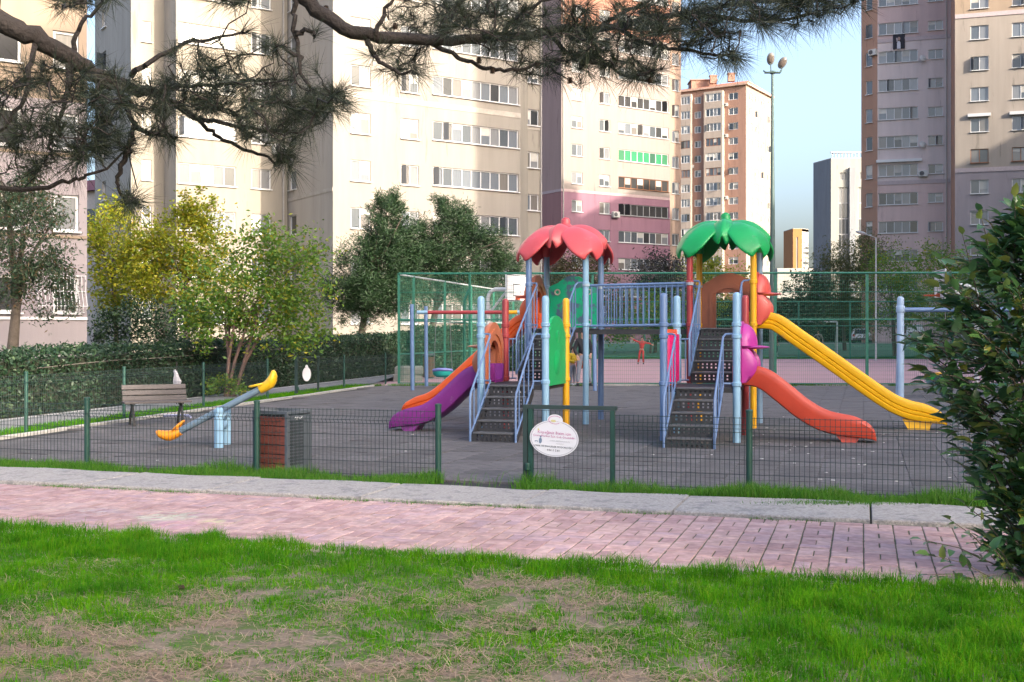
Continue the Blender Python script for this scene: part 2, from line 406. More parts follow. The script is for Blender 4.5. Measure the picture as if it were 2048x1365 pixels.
# left asphalt lane, kerb, rubber floor ------------------------------------
def LB(Y): return -8.0 + 0.2 * (Y - 18)
g = MB()
for Y in (10, 60): g.v += [(LB(Y) - 2.75, Y, 0.004), (LB(Y) - 0.75, Y, 0.004)]
g.f = [(0, 1, 3, 2)]; stru('asphalt_lane', g, m_asph)
g = MB()
for Y in (10, 60): g.v += [(LB(Y) - 2.62, Y, 0.008), (LB(Y) - 2.55, Y, 0.008)]
g.f = [(0, 1, 3, 2)]; stru('lane_edge_line', g, mat('line_white', (0.55, 0.55, 0.55), 0.8, 0.25, 8))
kerb = stru('kerb', MB().add([(LB(12.6) - .06, 12.6, .001), (LB(12.6) + .06, 12.6, .001), (LB(36.4) + .06, 36.4, .001), (LB(36.4) - .06, 36.4, .001)], [(0, 1, 2, 3)]), m_sand)
me_k = MB().chbox((0, 0, 0), (0.1, 0.985, 0.1), 0.012).mesh('kerb_stone'); ka = atan2(1, 0.2) - pi / 2
for k in range(24):
    Y = 13.1 + k * 0.981; link('kerb_stone', me_k, m_kerb, kerb, (LB(Y), Y, 0.012 + R.gauss(0, .003)), (0, 0, ka + R.gauss(0, .004)))
XR = 16.0
g = MB().add([(LB(13.8) + .05, 13.8, 0.003), (*vu(-1.0, 12.02)[:2], 0.003), (XR, vu(14, 12.02).y, 0.003), (XR, 36.6, 0.003), (LB(36.6) + .05, 36.6, .003)], [(0, 1, 2, 3, 4)])
rub = stru('rubber_floor', g, m_rbase)
ts = 0.5; tiles = []
for i in range(-50, 40):
    for j in range(0, 60):
        v = i * ts; u = 12.05 + j * ts; c = vu(v + ts / 2, u + ts / 2)
        if c.y > 36.3 or c.x < LB(c.y) + 0.32 or c.x > XR or abs(c.x / c.y) > 0.62: continue
        inv = abs(c.x / c.y) < 0.45
        tiles.append((c.length if inv else 60 + c.length, c))
tiles.sort(key=lambda t: t[0]); me_t = MB().chbox((0, 0, 0), (0.497, 0.497, 0.03), 0.004).mesh('rubber_tile'); rest = MB()
for k, (dd, c) in enumerate(tiles):
    rx, ry = R.gauss(0, .008), R.gauss(0, .008); p = (c.x, c.y, 0.013 + R.gauss(0, .002))
    if k < 295: link('rubber_tile', me_t, m_rubber, rub, p, (rx, ry, -A17 + R.gauss(0, .004)))
    else:
        M = Matrix.Rotation(-A17 + R.gauss(0, .004), 3, 'Z') @ Matrix.Rotation(rx, 3, 'X') @ Matrix.Rotation(ry, 3, 'Y'); rest.chbox(p, (0.497, 0.497, 0.03), 0.004, M)
o = part('tiles_beyond', rest, m_rubber2, rub); o['kind'] = 'stuff'
# low kerb at the court, court, pitch, car park ----------------------------
g = MB().box((8.0, 36.78, 0.02), (24, 0.16, 0.1)); stru('court_kerb', g, m_kerb)
g = MB().add([(-4.6, 36.87, 0.004), (40, 36.87, 0.004), (60, 76.5, 0.004), (-4.6, 76.5, 0.004)], [(0, 1, 2, 3)]); stru('sports_court', g, m_court)
g = MB().add([(-6, 76.5, 0.006), (70, 76.5, 0.006), (90, 112, 0.75), (-10, 112, 0.75)], [(0, 1, 2, 3)]); stru('turf_pitch', g, m_turf)
g = MB().add([(-14, 112, 0.749), (100, 112, 0.749), (110, 135, 0.749), (-14, 135, 0.749)], [(0, 1, 2, 3)]); stru('car_park', g, m_asph)
for a, b in (((-2, 52), (22, 52)), ((-2, 70), (30, 70))):
    stru('court_line', MB().add([(a[0], a[1], .008), (b[0], b[1], .008), (b[0], b[1] + .08, .008), (a[0], a[1] + .08, .008)], [(0, 1, 2, 3)]), MATS['line_white'])

# ---------------------------------------------------------------- grass
gm_lawn = leafmat('grass_lawn', [(0.018, 0.18, 0.001), (0.055, 0.28, 0.004), (0.10, 0.35, 0.006), (0.055, 0.21, 0.006), (0.13, 0.33, 0.012), (0.07, 0.25, 0.006), (0.20, 0.31, 0.03)], 0.4, 0.75, 0.12, patch=True)
gm_weed = leafmat('grass_weed', [(0.045, 0.16, 0.012), (0.10, 0.26, 0.02), (0.065, 0.21, 0.03), (0.16, 0.26, 0.05)], 0.4, 0.75, 0.15)
gm_dry = leafmat('needle_litter', [(0.30, 0.20, 0.135), (0.42, 0.30, 0.21), (0.20, 0.13, 0.085), (0.48, 0.38, 0.26)], 0.0, 0.8)
def sst(a, b, x): t = np.clip((x - a) / (b - a), 0, 1); return t * t * (3 - 2 * t)
N_ = 620000
Yb = 4.7 + rng.random(N_) ** 0.8 * 6.2; Xb = (rng.random(N_) * 2 - 1) * (0.5 * Yb + .2)
vb, ub = Xb * CA - Yb * SA, Xb * SA + Yb * CA
edge = 8.06 - .14 * sst(-3.0, -.5, Xb) + 0.10 * (fbm(vb * 2.2 + 20, vb * 0.0) - .5) + .06 * (fbm(vb * 9, ub * 9) - .5)
nz = fbm(Xb * 1.5 + 31, Yb * 1.5 + 4); nz2 = fbm(Xb * 5 + 3, Yb * 5 + 8)
lush = np.clip(sst(7.1, 7.75, ub + 0.25 * (nz - .5)) + sst(0.35, 1.5, Xb + 0.5 * (nz - .5) + .12 * (Yb - 6)), 0, 1)
lush = np.clip(lush + 0.75 * sst(-1.7, -2.7, Xb - .1 * (Yb - 6)) * sst(6.2, 7.0, Yb), 0, 1)
dens = np.clip(0.15 + 0.85 * lush + 0.6 * sst(.45, .62, nz) + 0.55 * sst(.46, .62, nz2) - 0.10, 0.05, 1) * (0.55 + 0.45 * sst(.3, .5, nz2))
keep = (ub < edge) & (rng.random(N_) < dens * 0.60) 
P = np.stack([Xb, Yb, np.full(N_, 0.018)], 1)[keep]; lu = lush[keep]; nk = len(P); ee = sst(7.6, 8.0, ub[keep])
Ln = (0.022 + 0.026 * rng.random(nk) + (0.018 + 0.034 * rng.random(nk)) * lu * (0.55 + 0.9 * nz2[keep])) * (1 + .1 * ee)
Ln *= 0.75 + 0.75 * sst(.35, .7, fbm(P[:, 0] * 6 + 2, P[:, 1] * 6))
V, Fc = blades(P, Ln, 0.0032 + 0.002 * rng.random(nk), 1.25)
tag(stru('lawn_grass', np_mesh('lawn_grass', V, Fc), gm_lawn, 'stuff'), 'fresh green grass with bare patches growing on the lawn', 'grass')
# fallen pine needles
N_ = 52000
Yb = 4.8 + rng.random(N_) * 3.4; Xb = (rng.random(N_) * 2 - 1) * (0.5 * Yb + .2); ub = Xb * SA + Yb * CA
nz = fbm(Xb * 1.5 + 31, Yb * 1.5 + 4); q = fbm(Xb * 2.3 + 50, Yb * 2.3 + 11)
pk = 1.0 * (1 - .8 * sst(.46, .66, nz)) * (1 - 0.95 * np.clip(sst(7.1, 7.75, ub) + sst(.5, 1.6, Xb), 0, 1)) * (0.2 + 1.3 * sst(.4, .6, q)) + .02
keep = (ub < 8.0) & (rng.random(N_) < pk); P = np.stack([Xb, Yb, 0.022 + .02 * rng.random(N_)], 1)[keep]; n = len(P)
an = rng.random(n) * pi + .9 * (vnoise(P[:, 0] * 1.1, P[:, 1] * 1.1) - .5); d = np.stack([np.cos(an), np.sin(an) * .8, .12 * rng.normal(size=n)], 1); s = np.stack([-d[:, 1], d[:, 0], np.zeros(n)], 1)
Lq = (0.05 + .09 * rng.random(n))[:, None]; w = 0.0016; mid = P + d * Lq * .5 + s * Lq * (rng.normal(size=n) * .07)[:, None] + np.array([0, 0, .006])
V = np.stack([P - s * w, P + s * w, mid + s * w, mid - s * w, P + d * Lq + s * w, P + d * Lq - s * w], 1).reshape(-1, 3); b = np.arange(n)[:, None] * 6
Fc = np.concatenate([b + [0, 1, 2, 3], b + [3, 2, 4, 5]], 0)
tag(stru('needle_litter', np_mesh('needle_litter', V, Fc), gm_dry, 'stuff'), 'dry brown pine needles strewn over the lawn', 'pine needles')
# weeds along the front fence
N_ = 60000
vv = -13 + rng.random(N_) * 19; uu = 11.36 + rng.random(N_) * 0.72
nz = fbm(vv * 1.1 + 7, uu * 1.1 + 2); n2 = fbm(vv * 3.5, uu * 4 + 2)
opening = (vv > -4.45) & (vv < -3.5); gt = (vv > -3.5) & (vv < -2.75)
cen = 1 - np.clip(np.abs(uu - 11.72) / 0.36, 0, 1)
dn = np.clip(sst(.3, .55, nz) * 0.9 + .25, 0, 1) * np.where(opening, 0.02, 1) * np.where(gt, .5, 1) * sst(0.0, .35, cen + .15 * n2)
keep = rng.random(N_) < dn; P = np.array([tuple(vu(a, b, 0.005)) for a, b in zip(vv[keep], uu[keep])]); n = len(P)
Ln = 0.05 + .07 * rng.random(n) + 0.16 * sst(.45, .75, nz[keep]) * rng.random(n) + .08 * np.exp(-((vv[keep] + 2.35) / .3) ** 2)
V, Fc = blades(P, Ln, .005 + .004 * rng.random(n), 1.0)
tag(stru('fence_weeds', np_mesh('fence_weeds', V, Fc), gm_weed, 'stuff'), 'ragged weeds and grass along the foot of the front fence', 'weeds')
# small weeds in the gap between path and concrete, and on the concrete
N_ = 14000; vv = -13 + rng.random(N_) * 19; uu = 10.30 + .05 * rng.normal(size=N_)
keep = rng.random(N_) < sst(.45, .62, fbm(vv * 1.6 + 40, vv * 0 + 3)) * .9; P = np.array([tuple(vu(a, b, 0.01)) for a, b in zip(vv[keep], uu[keep])])
N2 = 1500; c0 = gp(1700, 1020); P2 = np.stack([c0.x + .38 * rng.normal(size=N2), c0.y + .07 * rng.normal(size=N2) - .27 * 0, np.full(N2, .05)], 1); P = np.concatenate([P, P2]); n = len(P)
V, Fc = blades(P, .02 + .035 * rng.random(n), .004 + .002 * rng.random(n), 1.3)
tag(stru('joint_weeds', np_mesh('joint_weeds', V, Fc), gm_weed, 'stuff'), 'low weeds in the joint between brick path and concrete', 'weeds')
# grass verge by the asphalt lane
N_ = 42000; Y_ = 13 + rng.random(N_) * 23; X_ = LB(Y_) - 0.04 - rng.random(N_) * .72; nz = fbm(X_ * 2, Y_ * 1.3)
keep = rng.random(N_) < np.clip(sst(.25, .5, nz) + .25, 0, 1) * .8; n = keep.sum(); P = np.stack([X_, Y_, np.full(N_, .0)], 1)[keep]
V, Fc = blades(P, .06 + .09 * rng.random(n), .008 + .006 * rng.random(n), .8)
tag(stru('verge_grass', np_mesh('verge_grass', V, Fc), gm_lawn, 'stuff'), 'bright grass verge between the rubber floor and the asphalt lane', 'grass')
# grass at the court kerb and pitch edge
N_ = 9000; X_ = -5 + rng.random(N_) * 22; Y_ = 36.62 + .07 * rng.normal(size=N_); keep = rng.random(N_) < sst(.4, .6, fbm(X_ * 1.2, X_ * 0 + 9)) ; P = np.stack([X_, Y_, np.zeros(N_)], 1)[keep]
P2 = np.stack([rng.random(9000) * 40, 77 + .8 * rng.random(9000), np.full(9000, .01)], 1); P = np.concatenate([P, P2]); n = len(P)
V, Fc = blades(P, .05 + .07 * rng.random(n) + .12 * (P[:, 1] > 50), .012 + .03 * (P[:, 1] > 50), .8)
tag(stru('edge_grass', np_mesh('edge_grass', V, Fc), gm_weed, 'stuff'), 'thin grass at the edge of court and pitch', 'grass')
# small pale scraps on the rubber floor
sc = MB()
for k in range(70):
    x = 1500 + R.random() * 420 if k < 34 else R.random() * 1900; y = 850 + R.random() * 120 if k < 34 else 800 + R.random() * 140
    p = gp(x, y); 
    if to_vu(p.x, p.y)[1] < 12.2 or p.x < LB(p.y) + .2: continue
    sc.box((p.x, p.y, 0.033), (0.02 + .03 * R.random(), .015 + .02 * R.random(), .006), Matrix.Rotation(R.random() * 3, 3, 'Z'))
tag(stru('paper_scraps', sc, mat('scrap', (0.55, 0.53, 0.5), 0.8), 'stuff'), 'tiny pale scraps littered over the rubber floor', 'litter')
# ================================================================ BUILDINGS
class Pl:
    """vertical wall plane through the photo column x at depth Y, running left to right along d"""
    def __init__(s, x, Y, d, P=None):
        s.d = Vector(d).normalized(); s.P = Vector(((x - 1024) / F * Y, Y)) if P is None else Vector(P)
        s.n = Vector((s.d.y, -s.d.x))
    def s(s, x):
        k = (x - 1024) / F; return (k * s.P.y - s.P.x) / (s.d.x - k * s.d.y)
    def pt(s, t, off=0.0): return s.P + s.d * t + s.n * off
    def at(s, x): return s.pt(s.s(x))
    def z(s, x, y): return H + (HZ - y) / F * s.at(x).y
    def back(s, a): return Pl(0, 0, s.d, s.P - s.n * a)
    def rz(s): return atan2(s.d.y, s.d.x)
def facade(mb, pl, s0, s1, z0, z1, holes=(), rev=0.2):
    hs = [h for h in holes if h[1] > s0 and h[0] < s1 and h[3] > z0 and h[2] < z1]
    hs = [(max(h[0], s0), min(h[1], s1), max(h[2], z0), min(h[3], z1)) for h in hs]
    ss = sorted(set([s0, s1] + [h[0] for h in hs] + [h[1] for h in hs])); zs = sorted(set([z0, z1] + [h[2] for h in hs] + [h[3] for h in hs]))
    P3 = lambda s_, z, o=0.0: (*pl.pt(s_, -o), z)
    for i in range(len(ss) - 1):
        for j in range(len(zs) - 1):
            cs, cz = (ss[i] + ss[i + 1]) / 2, (zs[j] + zs[j + 1]) / 2
            if any(h[0] < cs < h[1] and h[2] < cz < h[3] for h in hs): continue
            mb.add([P3(ss[i], zs[j]), P3(ss[i + 1], zs[j]), P3(ss[i + 1], zs[j + 1]), P3(ss[i], zs[j + 1])], [(0, 1, 2, 3)])
    for a, b, c, d in hs:
        mb.add([P3(a, c), P3(b, c), P3(b, d), P3(a, d), P3(a, c, rev), P3(b, c, rev), P3(b, d, rev), P3(a, d, rev)],
               [(0, 1, 5, 4), (1, 2, 6, 5), (2, 3, 7, 6), (3, 0, 4, 7)])
WC = {}
m_pvc = mat('pvc_white', (0.60, 0.60, 0.61), 0.45, 0.05, 3); m_wood = mat('frame_brown', (0.23, 0.10, 0.05), 0.5); m_alu = mat('frame_grey', (0.33, 0.33, 0.34), 0.45)
pane_m = rampmat('window_pane', [(0.0, (0.17, 0.178, 0.19)), (0.3, (0.12, 0.14, 0.165)), (0.52, (0.06, 0.075, 0.09)), (0.74, (0.02, 0.024, 0.028)), (0.86, (0.14, 0.13, 0.12))])
pane_d = rampmat('window_pane_dim', [(0.0, (0.16, 0.17, 0.18)), (0.25, (0.08, 0.09, 0.10)), (0.5, (0.03, 0.035, 0.04)), (0.8, (0.2, 0.19, 0.18))])
pane_g = rampmat('window_pane_green', [(0.0, (0.02, 0.22, 0.10)), (0.6, (0.03, 0.17, 0.08)), (0.85, (0.02, 0.10, 0.06))])
def win(root, pl, sa, sb, za, zb, n, fm=None, pm=None, inset=0.12, sill=True, fw=0.06):
    fm = fm or m_pvc; pm = pm or pane_m; w, h = sb - sa, zb - za
    key = (round(w, 2), round(h, 2), n, sill, fw)
    if key not in WC:
        mb = MB(); e = 0.001; dp = 0.07
        mb.box((w / 2, 0, fw / 2 + e), (w - 2 * e, dp, fw)); mb.box((w / 2, 0, h - fw / 2 - e), (w - 2 * e, dp, fw))
        for i in range(n + 1):
            x = fw / 2 + e + (w - fw - 2 * e) * i / n; mb.box((x, 0, h / 2), (fw, dp * (.99 if 0 < i < n else 1.0), h - 2 * fw - 2 * e))
        if sill: mb.box((w / 2, -0.13, -0.025), (w + 0.12, 0.24, 0.05))
        pw = (w - fw * (n + 1) - 2 * e) / n; pmb = MB(); pmb.box((0, 0, 0), (pw + 0.01, 0.012, h - 2 * fw + .01))
        WC[key] = (mb, pmb, pw, {}, {})
    mb, pmb, pw, fmes, pmes = WC[key]
    if fm.name not in fmes: fmes[fm.name] = mb.mesh('window')
    if pm.name not in pmes: pmes[pm.name] = pmb.mesh('pane')
    p = pl.pt(sa, -inset); rl = ROOTLOC[root.name]
    o = link('window', fmes[fm.name], fm, root, (p.x - rl.x, p.y - rl.y, za - rl.z), (0, 0, pl.rz()))
    for i in range(n):
        x = fw + pw / 2 + (pw + fw) * i; t = R.random()
        if t < .10 and h < 1.6 and pm is not pane_g:          # sash pushed open: the pane hangs ajar in a dark opening
            link('pane', pmes[pm.name], m_room, o, (x, 0.05, h / 2)); link('sash', pmes[pm.name], pm, o, (x - pw * .38, -.16, h / 2), (0, 0, -1.25))
        else: link('pane', pmes[pm.name], pm, o, (x, 0.02, h / 2))
        if t > .80 and h < 1.6 and pm is not pane_g:          # roller blind part way down
            f_b = .25 + .5 * R.random(); q = link('blind', ME_BL, m_blind, o, (x, .008, h - fw - (h - 2 * fw) * f_b / 2)); q.scale = (pw * .98, 1, (h - 2 * fw) * f_b)
    return o
m_room = mat('room_dark', (0.02, 0.02, 0.022), .8); m_blind = mat('blind_cloth', (0.42, 0.41, 0.38), .7, .12, 3, objrand=.35)
ME_BL = MB().box((0, 0, 0), (1, .01, 1)).mesh('blind')
m_ac = mat('ac_white', (0.5, 0.5, 0.48), .5); m_acd = mat('ac_grille', (0.08, 0.08, 0.085), .6); m_pipe = mat('drain_pipe', (0.34, 0.32, 0.30), .6)
def ac_unit(root, pl, x, y):
    s_ = pl.s(x); z = pl.z(x, y); p = pl.pt(s_, .22); rl = ROOTLOC[root.name]
    o = link('air_conditioner', ME_AC, m_ac, root, (p.x - rl.x, p.y - rl.y, z), (0, 0, pl.rz())); link('grille', ME_GR, m_acd, o)
def pipe(root, pl, x, z0, z1, off=.08): p = pl.pt(pl.s(x), off); part('drain_pipe', MB().tube([(p.x, p.y, z0), (p.x, p.y, z1)], .06, 6), m_pipe, root, world=True)
ME_AC = MB().chbox((0, 0, 0), (.85, .36, .6), .03).box((-.3, .25, -.34), (.05, .5, .05)).box((.3, .25, -.34), (.05, .5, .05)).mesh('air_conditioner')
ME_GR = MB().lathe([(.02, 0), (.22, .0), (.23, .02), (.20, .03), (.02, .02)], (-.12, -.185, 0), 14, Matrix.Rotation(pi / 2, 3, 'X')).mesh('grille')
def dish(root, pl, x, y):
    s_ = pl.s(x); z = pl.z(x, y); p = pl.pt(s_, .3); rl = ROOTLOC[root.name]
    link('satellite_dish', ME_DI, m_ac, root, (p.x - rl.x, p.y - rl.y, z), (0, 0, pl.rz() + .5))
ME_DI = MB().lathe([(.02, .09), (.2, .06), (.36, -.02), (.37, -.01), (.2, .075), (.02, .105)], (0, 0, 0), 16, Matrix.Rotation(radians(65), 3, 'X')).tube([(0, .05, 0), (0, .32, -.1)], .03, 6).tube([(0, 0, -.3), (0, -.45, -.05)], .015, 5).mesh('satellite_dish')
def wallmat(name, col, var=0.07, stain=None, k=0.56):
    col = tuple(c * k for c in col)
    return mat(name, col, 0.9, var + .03, 0.9, 0.25, 30, wear=stain or tuple(c * 0.74 for c in col), wear_amt=0.40, wscale=1.1, stretch=(1.6, 1.6, 0.16), spec=0.25)
DC = (0.834, 0.552); DS = (0.552, -0.834)
STO = 2.89
wc_cream = wallmat('plaster_cream', (0.60, 0.55, 0.485), k=.45); wc_grey = wallmat('plaster_grey_cream', (0.66, 0.60, 0.53), 0.1)
wc_band = mat('plaster_band', (0.36, 0.33, 0.29), 0.9, 0.25, 1.5); m_roofslab = mat('roof_slab', (0.3, 0.28, 0.27), 0.9)
def band(root, pl, s0, s1, z, h, m, out=0.03, name='cornice'):
    a = pl.pt(s0, 0); b = pl.pt(s1, 0); a2 = pl.pt(s0, out); b2 = pl.pt(s1, out); mb = MB()
    mb.add([(*a, z), (*b, z), (*b2, z), (*a2, z), (*a, z + h), (*b, z + h), (*b2, z + h), (*a2, z + h)],
           [(0, 1, 2, 3), (4, 7, 6, 5), (3, 2, 6, 7), (0, 3, 7, 4), (1, 5, 6, 2)])
    return part(name, mb, m, root, world=True)
def backing(mb, plan, z0, z1):
    """plain hidden walls along a plan polyline"""
    for a, b in zip(plan[:-1], plan[1:]): mb.add([(*a, z0), (*b, z0), (*b, z1), (*a, z1)], [(0, 1, 2, 3)])
def roofcap(root, poly, z, m=None, th=0.4):
    mb = MB(); n = len(poly); V = [(*p, z) for p in poly] + [(*p, z + th) for p in poly]
    mb.add(V, [tuple(range(n)), tuple(range(2 * n - 1, n - 1, -1))] + [(i, (i + 1) % n, n + (i + 1) % n, n + i) for i in range(n)])
    return part('roof', mb, m or m_roofslab, root, world=True)

# ---- cream block left of the play towers
ZT = 40.0
plC = Pl(722, 70.0, DC); K1 = plC.at(666); T1 = 6.9; inner = K1 - Vector(DS) * T1
plCs = Pl(0, 0, DS, inner); plW = Pl(0, 0, DC, inner)                       # side face, recessed wing
plC1 = plC.back(1.0)
rC = thing('apartment_building', 'tall cream apartment block with long balcony glazing behind the pine trees', 'building', (K1.x, K1.y, 0))
holes = []; wl = []
sil = [10.96 + STO * k for k in range(-3, 7)]
for z in sil:
    for xa, xb, n, dz, hh, pm in ((702, 741, 2, 0, 1.28, None), (802, 838, 2, 0, 1.26, None), (866, 1037, 9, .12, 1.2, None)):
        a, b = plC.s(xa), plC.s(xb); holes.append((a, b, z + dz, z + dz + hh)); wl.append((plC, a, b, z + dz, z + dz + hh, n, pm))
sE = plC.s(1041); mbC = MB(); facade(mbC, plC, plC.s(666), sE, 0, ZT, holes)
hs = []
for z in sil:
    hs.append((0.25, 1.35, z, z + 1.25)); wl.append((plCs, .25, 1.35, z, z + 1.25, 1, None))
part('wall', mbC, wc_cream, rC, world=True)
mbS = MB(); facade(mbS, plCs, 0, T1, 0, ZT, hs); part('side_wall', mbS, wc_grey, rC, world=True)
hs = []; mb = MB(); pe = plC.pt(sE); pe1 = plC1.at(1041)
for z in [12.95 + STO * k for k in range(-3, 6)]:
    a, b = plC1.s(1046), plC1.s(1078); hs.append((a, b, z, z + 1.1)); wl.append((plC1, a, b, z, z + 1.1, 2, None))
sE1 = plC1.s(1041) - 2; sF1 = plC1.s(1083); facade(mb, plC1, sE1, sF1, 0, ZT, hs); pf = plC1.pt(sF1)
backing(mb, [pe, plC1.pt(sE1 + 2.6)], 0, ZT)
B0 = pf - Vector(DS) * 16; B1 = inner - Vector(DS) * 9
backing(mb, [pf, B0, B1, inner], 0, ZT); part('stair_wall', mb, wallmat('plaster_stair', (0.47, 0.43, 0.37)), rC, world=True)
band(rC, plC, plC.s(666), sE, 16.0, .34, wc_band); band(rC, plCs, 0, T1 - .001, 10.25, .22, wc_band); band(rC, plC1, sE1 + 2, sF1, 15.55, .34, wc_band)
band(rC, plC, plC.s(860), sE, 24.9, .3, wc_band)
for (pl, a, b, c, d, n, pm) in wl: win(rC, pl, a, b, c, d, n, pm=pm)
roofcap(rC, [K1, pe, pf, B0, B1, inner], ZT)
pipe(rC, plC1, 1081, 0, ZT)
# ---- cream wing further left (own building)
sW0, sW1 = plW.s(352), -0.05
rW = thing('apartment_building', 'cream apartment wing with five-light windows behind the yellowing trees', 'building', (*plW.pt(sW0), 0))
wcW = wallmat('plaster_wing', (0.60, 0.54, 0.46), k=.45); wl = []; holes = []; hs2 = []; hs3 = []
plW3 = plW.back(2.4); 
for z in sil:
    for xa, xb, n in ((357, 472, 5), (503, 542, 2)):
        a, b = plW.s(xa), plW.s(xb); holes.append((a, b, z, z + 1.28)); wl.append((plW, a, b, z, z + 1.28, n))
for z in [11.3 + STO * k for k in range(-3, 6)]:
    a, b = plW3.s(284), plW3.s(303); hs2.append((a, b, z, z + 1.3)); wl.append((plW3, a, b, z, z + 1.3, 1))
mb = MB(); facade(mb, plW, sW0, sW1, 0, ZT, holes); part('wall', mb, wcW, rW, world=True)
mb = MB(); c3 = plW3.at(262); facade(mb, plW3, plW3.s(262), plW3.s(350) + 1.5, 0, ZT, hs2)
part('recessed_wall', mb, wcW, rW, world=True)
mb = MB(); ps0 = plW.pt(sW0); backing(mb, [ps0, ps0 - Vector(DS) * 2.4], 0, ZT)
plW4 = Pl(0, 0, DS, c3 - Vector(DS) * 9)
for z in [10.6 + STO * k for k in range(-2, 6)]: hs3.append((2.0, 3.0, z, z + 1.3)); wl.append((plW4, 2.0, 3.0, z, z + 1.3, 1))
facade(mb, plW4, 0, 9, 0, ZT, hs3); e1 = plW.pt(sW1); backing(mb, [e1, e1 - Vector(DS) * 9, plW4.P], 0, ZT)
part('side_wall', mb, wc_grey, rW, world=True)
for (pl, a, b, c, d, n) in wl: win(rW, pl, a, b, c, d, n)
roofcap(rW, [ps0, e1, e1 - Vector(DS) * 9, plW4.P, c3], ZT + .01)
ac_unit(rW, plW, 556, 300)
pipe(rW, plW, 566, 0, ZT); dish(rW, plW, 487, 250)
# ---- pink block behind it
plP = Pl(1155, 119.0, DC); rP = thing('apartment_building', 'pink and white apartment block with mauve lower storeys behind the red roof', 'building', (*plP.at(1123), 0))
wl = []; holes = []; zs_ = [17.2 + STO * k for k in range(-6, 9)]; ZP = 46.0; zc = 16.45
for z in zs_:
    low = z < zc - 1
    for xa, xb, n in ((1143.5, 1165, 2), (1199, 1220, 2), (1237, 1337, 8)):
        a, b = plP.s(xa), plP.s(xb); holes.append((a, b, z, z + 1.22))
        k = round((z - 17.2) / STO); fm = m_pvc; pm = None
        if n == 8 and k == 1: pm = pane_g
        if n == 8 and k in (0, -1, 3): pm = pane_d
        if n == 8 and k == 0: fm = m_wood
        if n == 8 and k == -1: fm = m_alu
        wl.append((a, b, z, z + 1.22, n, fm, pm))
s0, s1 = plP.s(1123), plP.s(1340)
mb = MB(); facade(mb, plP, s0, s1, zc, 33.5, holes); part('wall', mb, wallmat('plaster_palepink', (0.60, 0.51, 0.47), k=.46), rP, world=True)
mb = MB(); facade(mb, plP, s0, s1, 33.5, ZP, holes); part('upper_wall', mb, wallmat('plaster_salmon', (0.52, 0.27, 0.20)), rP, world=True)
mb = MB(); facade(mb, plP, s0, s1, 0, zc, holes); part('lower_wall', mb, wallmat('plaster_mauve', (0.46, 0.25, 0.33)), rP, world=True)
k0 = plP.pt(s0); bk = k0 - Vector(DS) * 14; e0 = plP.pt(s1)
plPs = Pl(0, 0, DS, bk); mb = MB(); facade(mb, plPs, 0, 14, zc, ZP); part('side_wall', mb, wallmat('plaster_rosebrown', (0.62, 0.42, 0.38)), rP, world=True)
mb = MB(); facade(mb, plPs, 0, 14, 0, zc); part('lower_side_wall', mb, wallmat('plaster_darkrose', (0.52, 0.27, 0.26)), rP, world=True)
band(rP, plP, s0, s1, zc - .14, .28, mat('cornice_rose', (0.42, 0.31, 0.31), 0.9)); band(rP, plPs, 0, 14, zc - .14, .28, MATS['cornice_rose'])
plP2 = plP.back(2.0); mb = MB(); t0, t1 = plP2.s(1338), plP2.s(1362); hs = []; wl2 = []
for z in zs_:
    a, b = plP2.s(1344), plP2.s(1358); hs.append((a, b, z + .2, z + 1.5)); wl2.append((a, b, z + .2, z + 1.5))
facade(mb, plP2, t0 - 1, t1, 0, ZP, hs); f0 = plP2.pt(t1); fb = f0 - Vector(DS) * 12; backing(mb, [f0, fb, bk], 0, ZP); backing(mb, [e0, e0 - Vector(DS) * 2.2], 0, ZP)
part('recessed_wall', mb, wallmat('plaster_peach', (0.62, 0.45, 0.36)), rP, world=True)
for a, b, c, d, n, fm, pm in wl: win(rP, plP, a, b, c, d, n, fm, pm, fw=0.07)
for a, b, c, d in wl2: win(rP, plP2, a, b, c, d, 2)
roofcap(rP, [k0, e0, f0, fb, bk], ZP)
ac_unit(rP, plP, 1229, 430); pipe(rP, plP, 1126, 0, ZP)
# ---- distant brown tower
Kt = Vector(((1492 - 1024) / F * 221, 221.0)); dl = Vector((0.85, -0.527)).normalized(); dr = Vector((0.527, 0.85)).normalized()
plTl = Pl(0, 0, dl, Kt); plTr = Pl(0, 0, dr, Kt); ZTt = 49.6
rT = thing('apartment_building', 'brown tower block with white balcony columns and red tiled roof', 'building', (*Kt, 0))
tz = [47.0 - STO * k for k in range(0, 15)]; sL = plTl.s(1352); brown = wallmat('plaster_brown', (0.52, 0.31, 0.24)); tw = wallmat('plaster_offwhite', (0.62, 0.52, 0.45))
cols = [(1457, 1476, 2, 0), (1389, 1402, 2, 0)]; holes = []; wl = []
for z in tz:
    for xa, xb, n, o_ in cols:
        a, b = plTl.s(xa), plTl.s(xb); holes.append((a, b, z, z + 1.35)); wl.append((plTl, a, b, z, z + 1.35, n, None))
mb = MB(); facade(mb, plTl, sL, 0, 0, ZTt, holes); part('wall', mb, brown, rT, world=True)
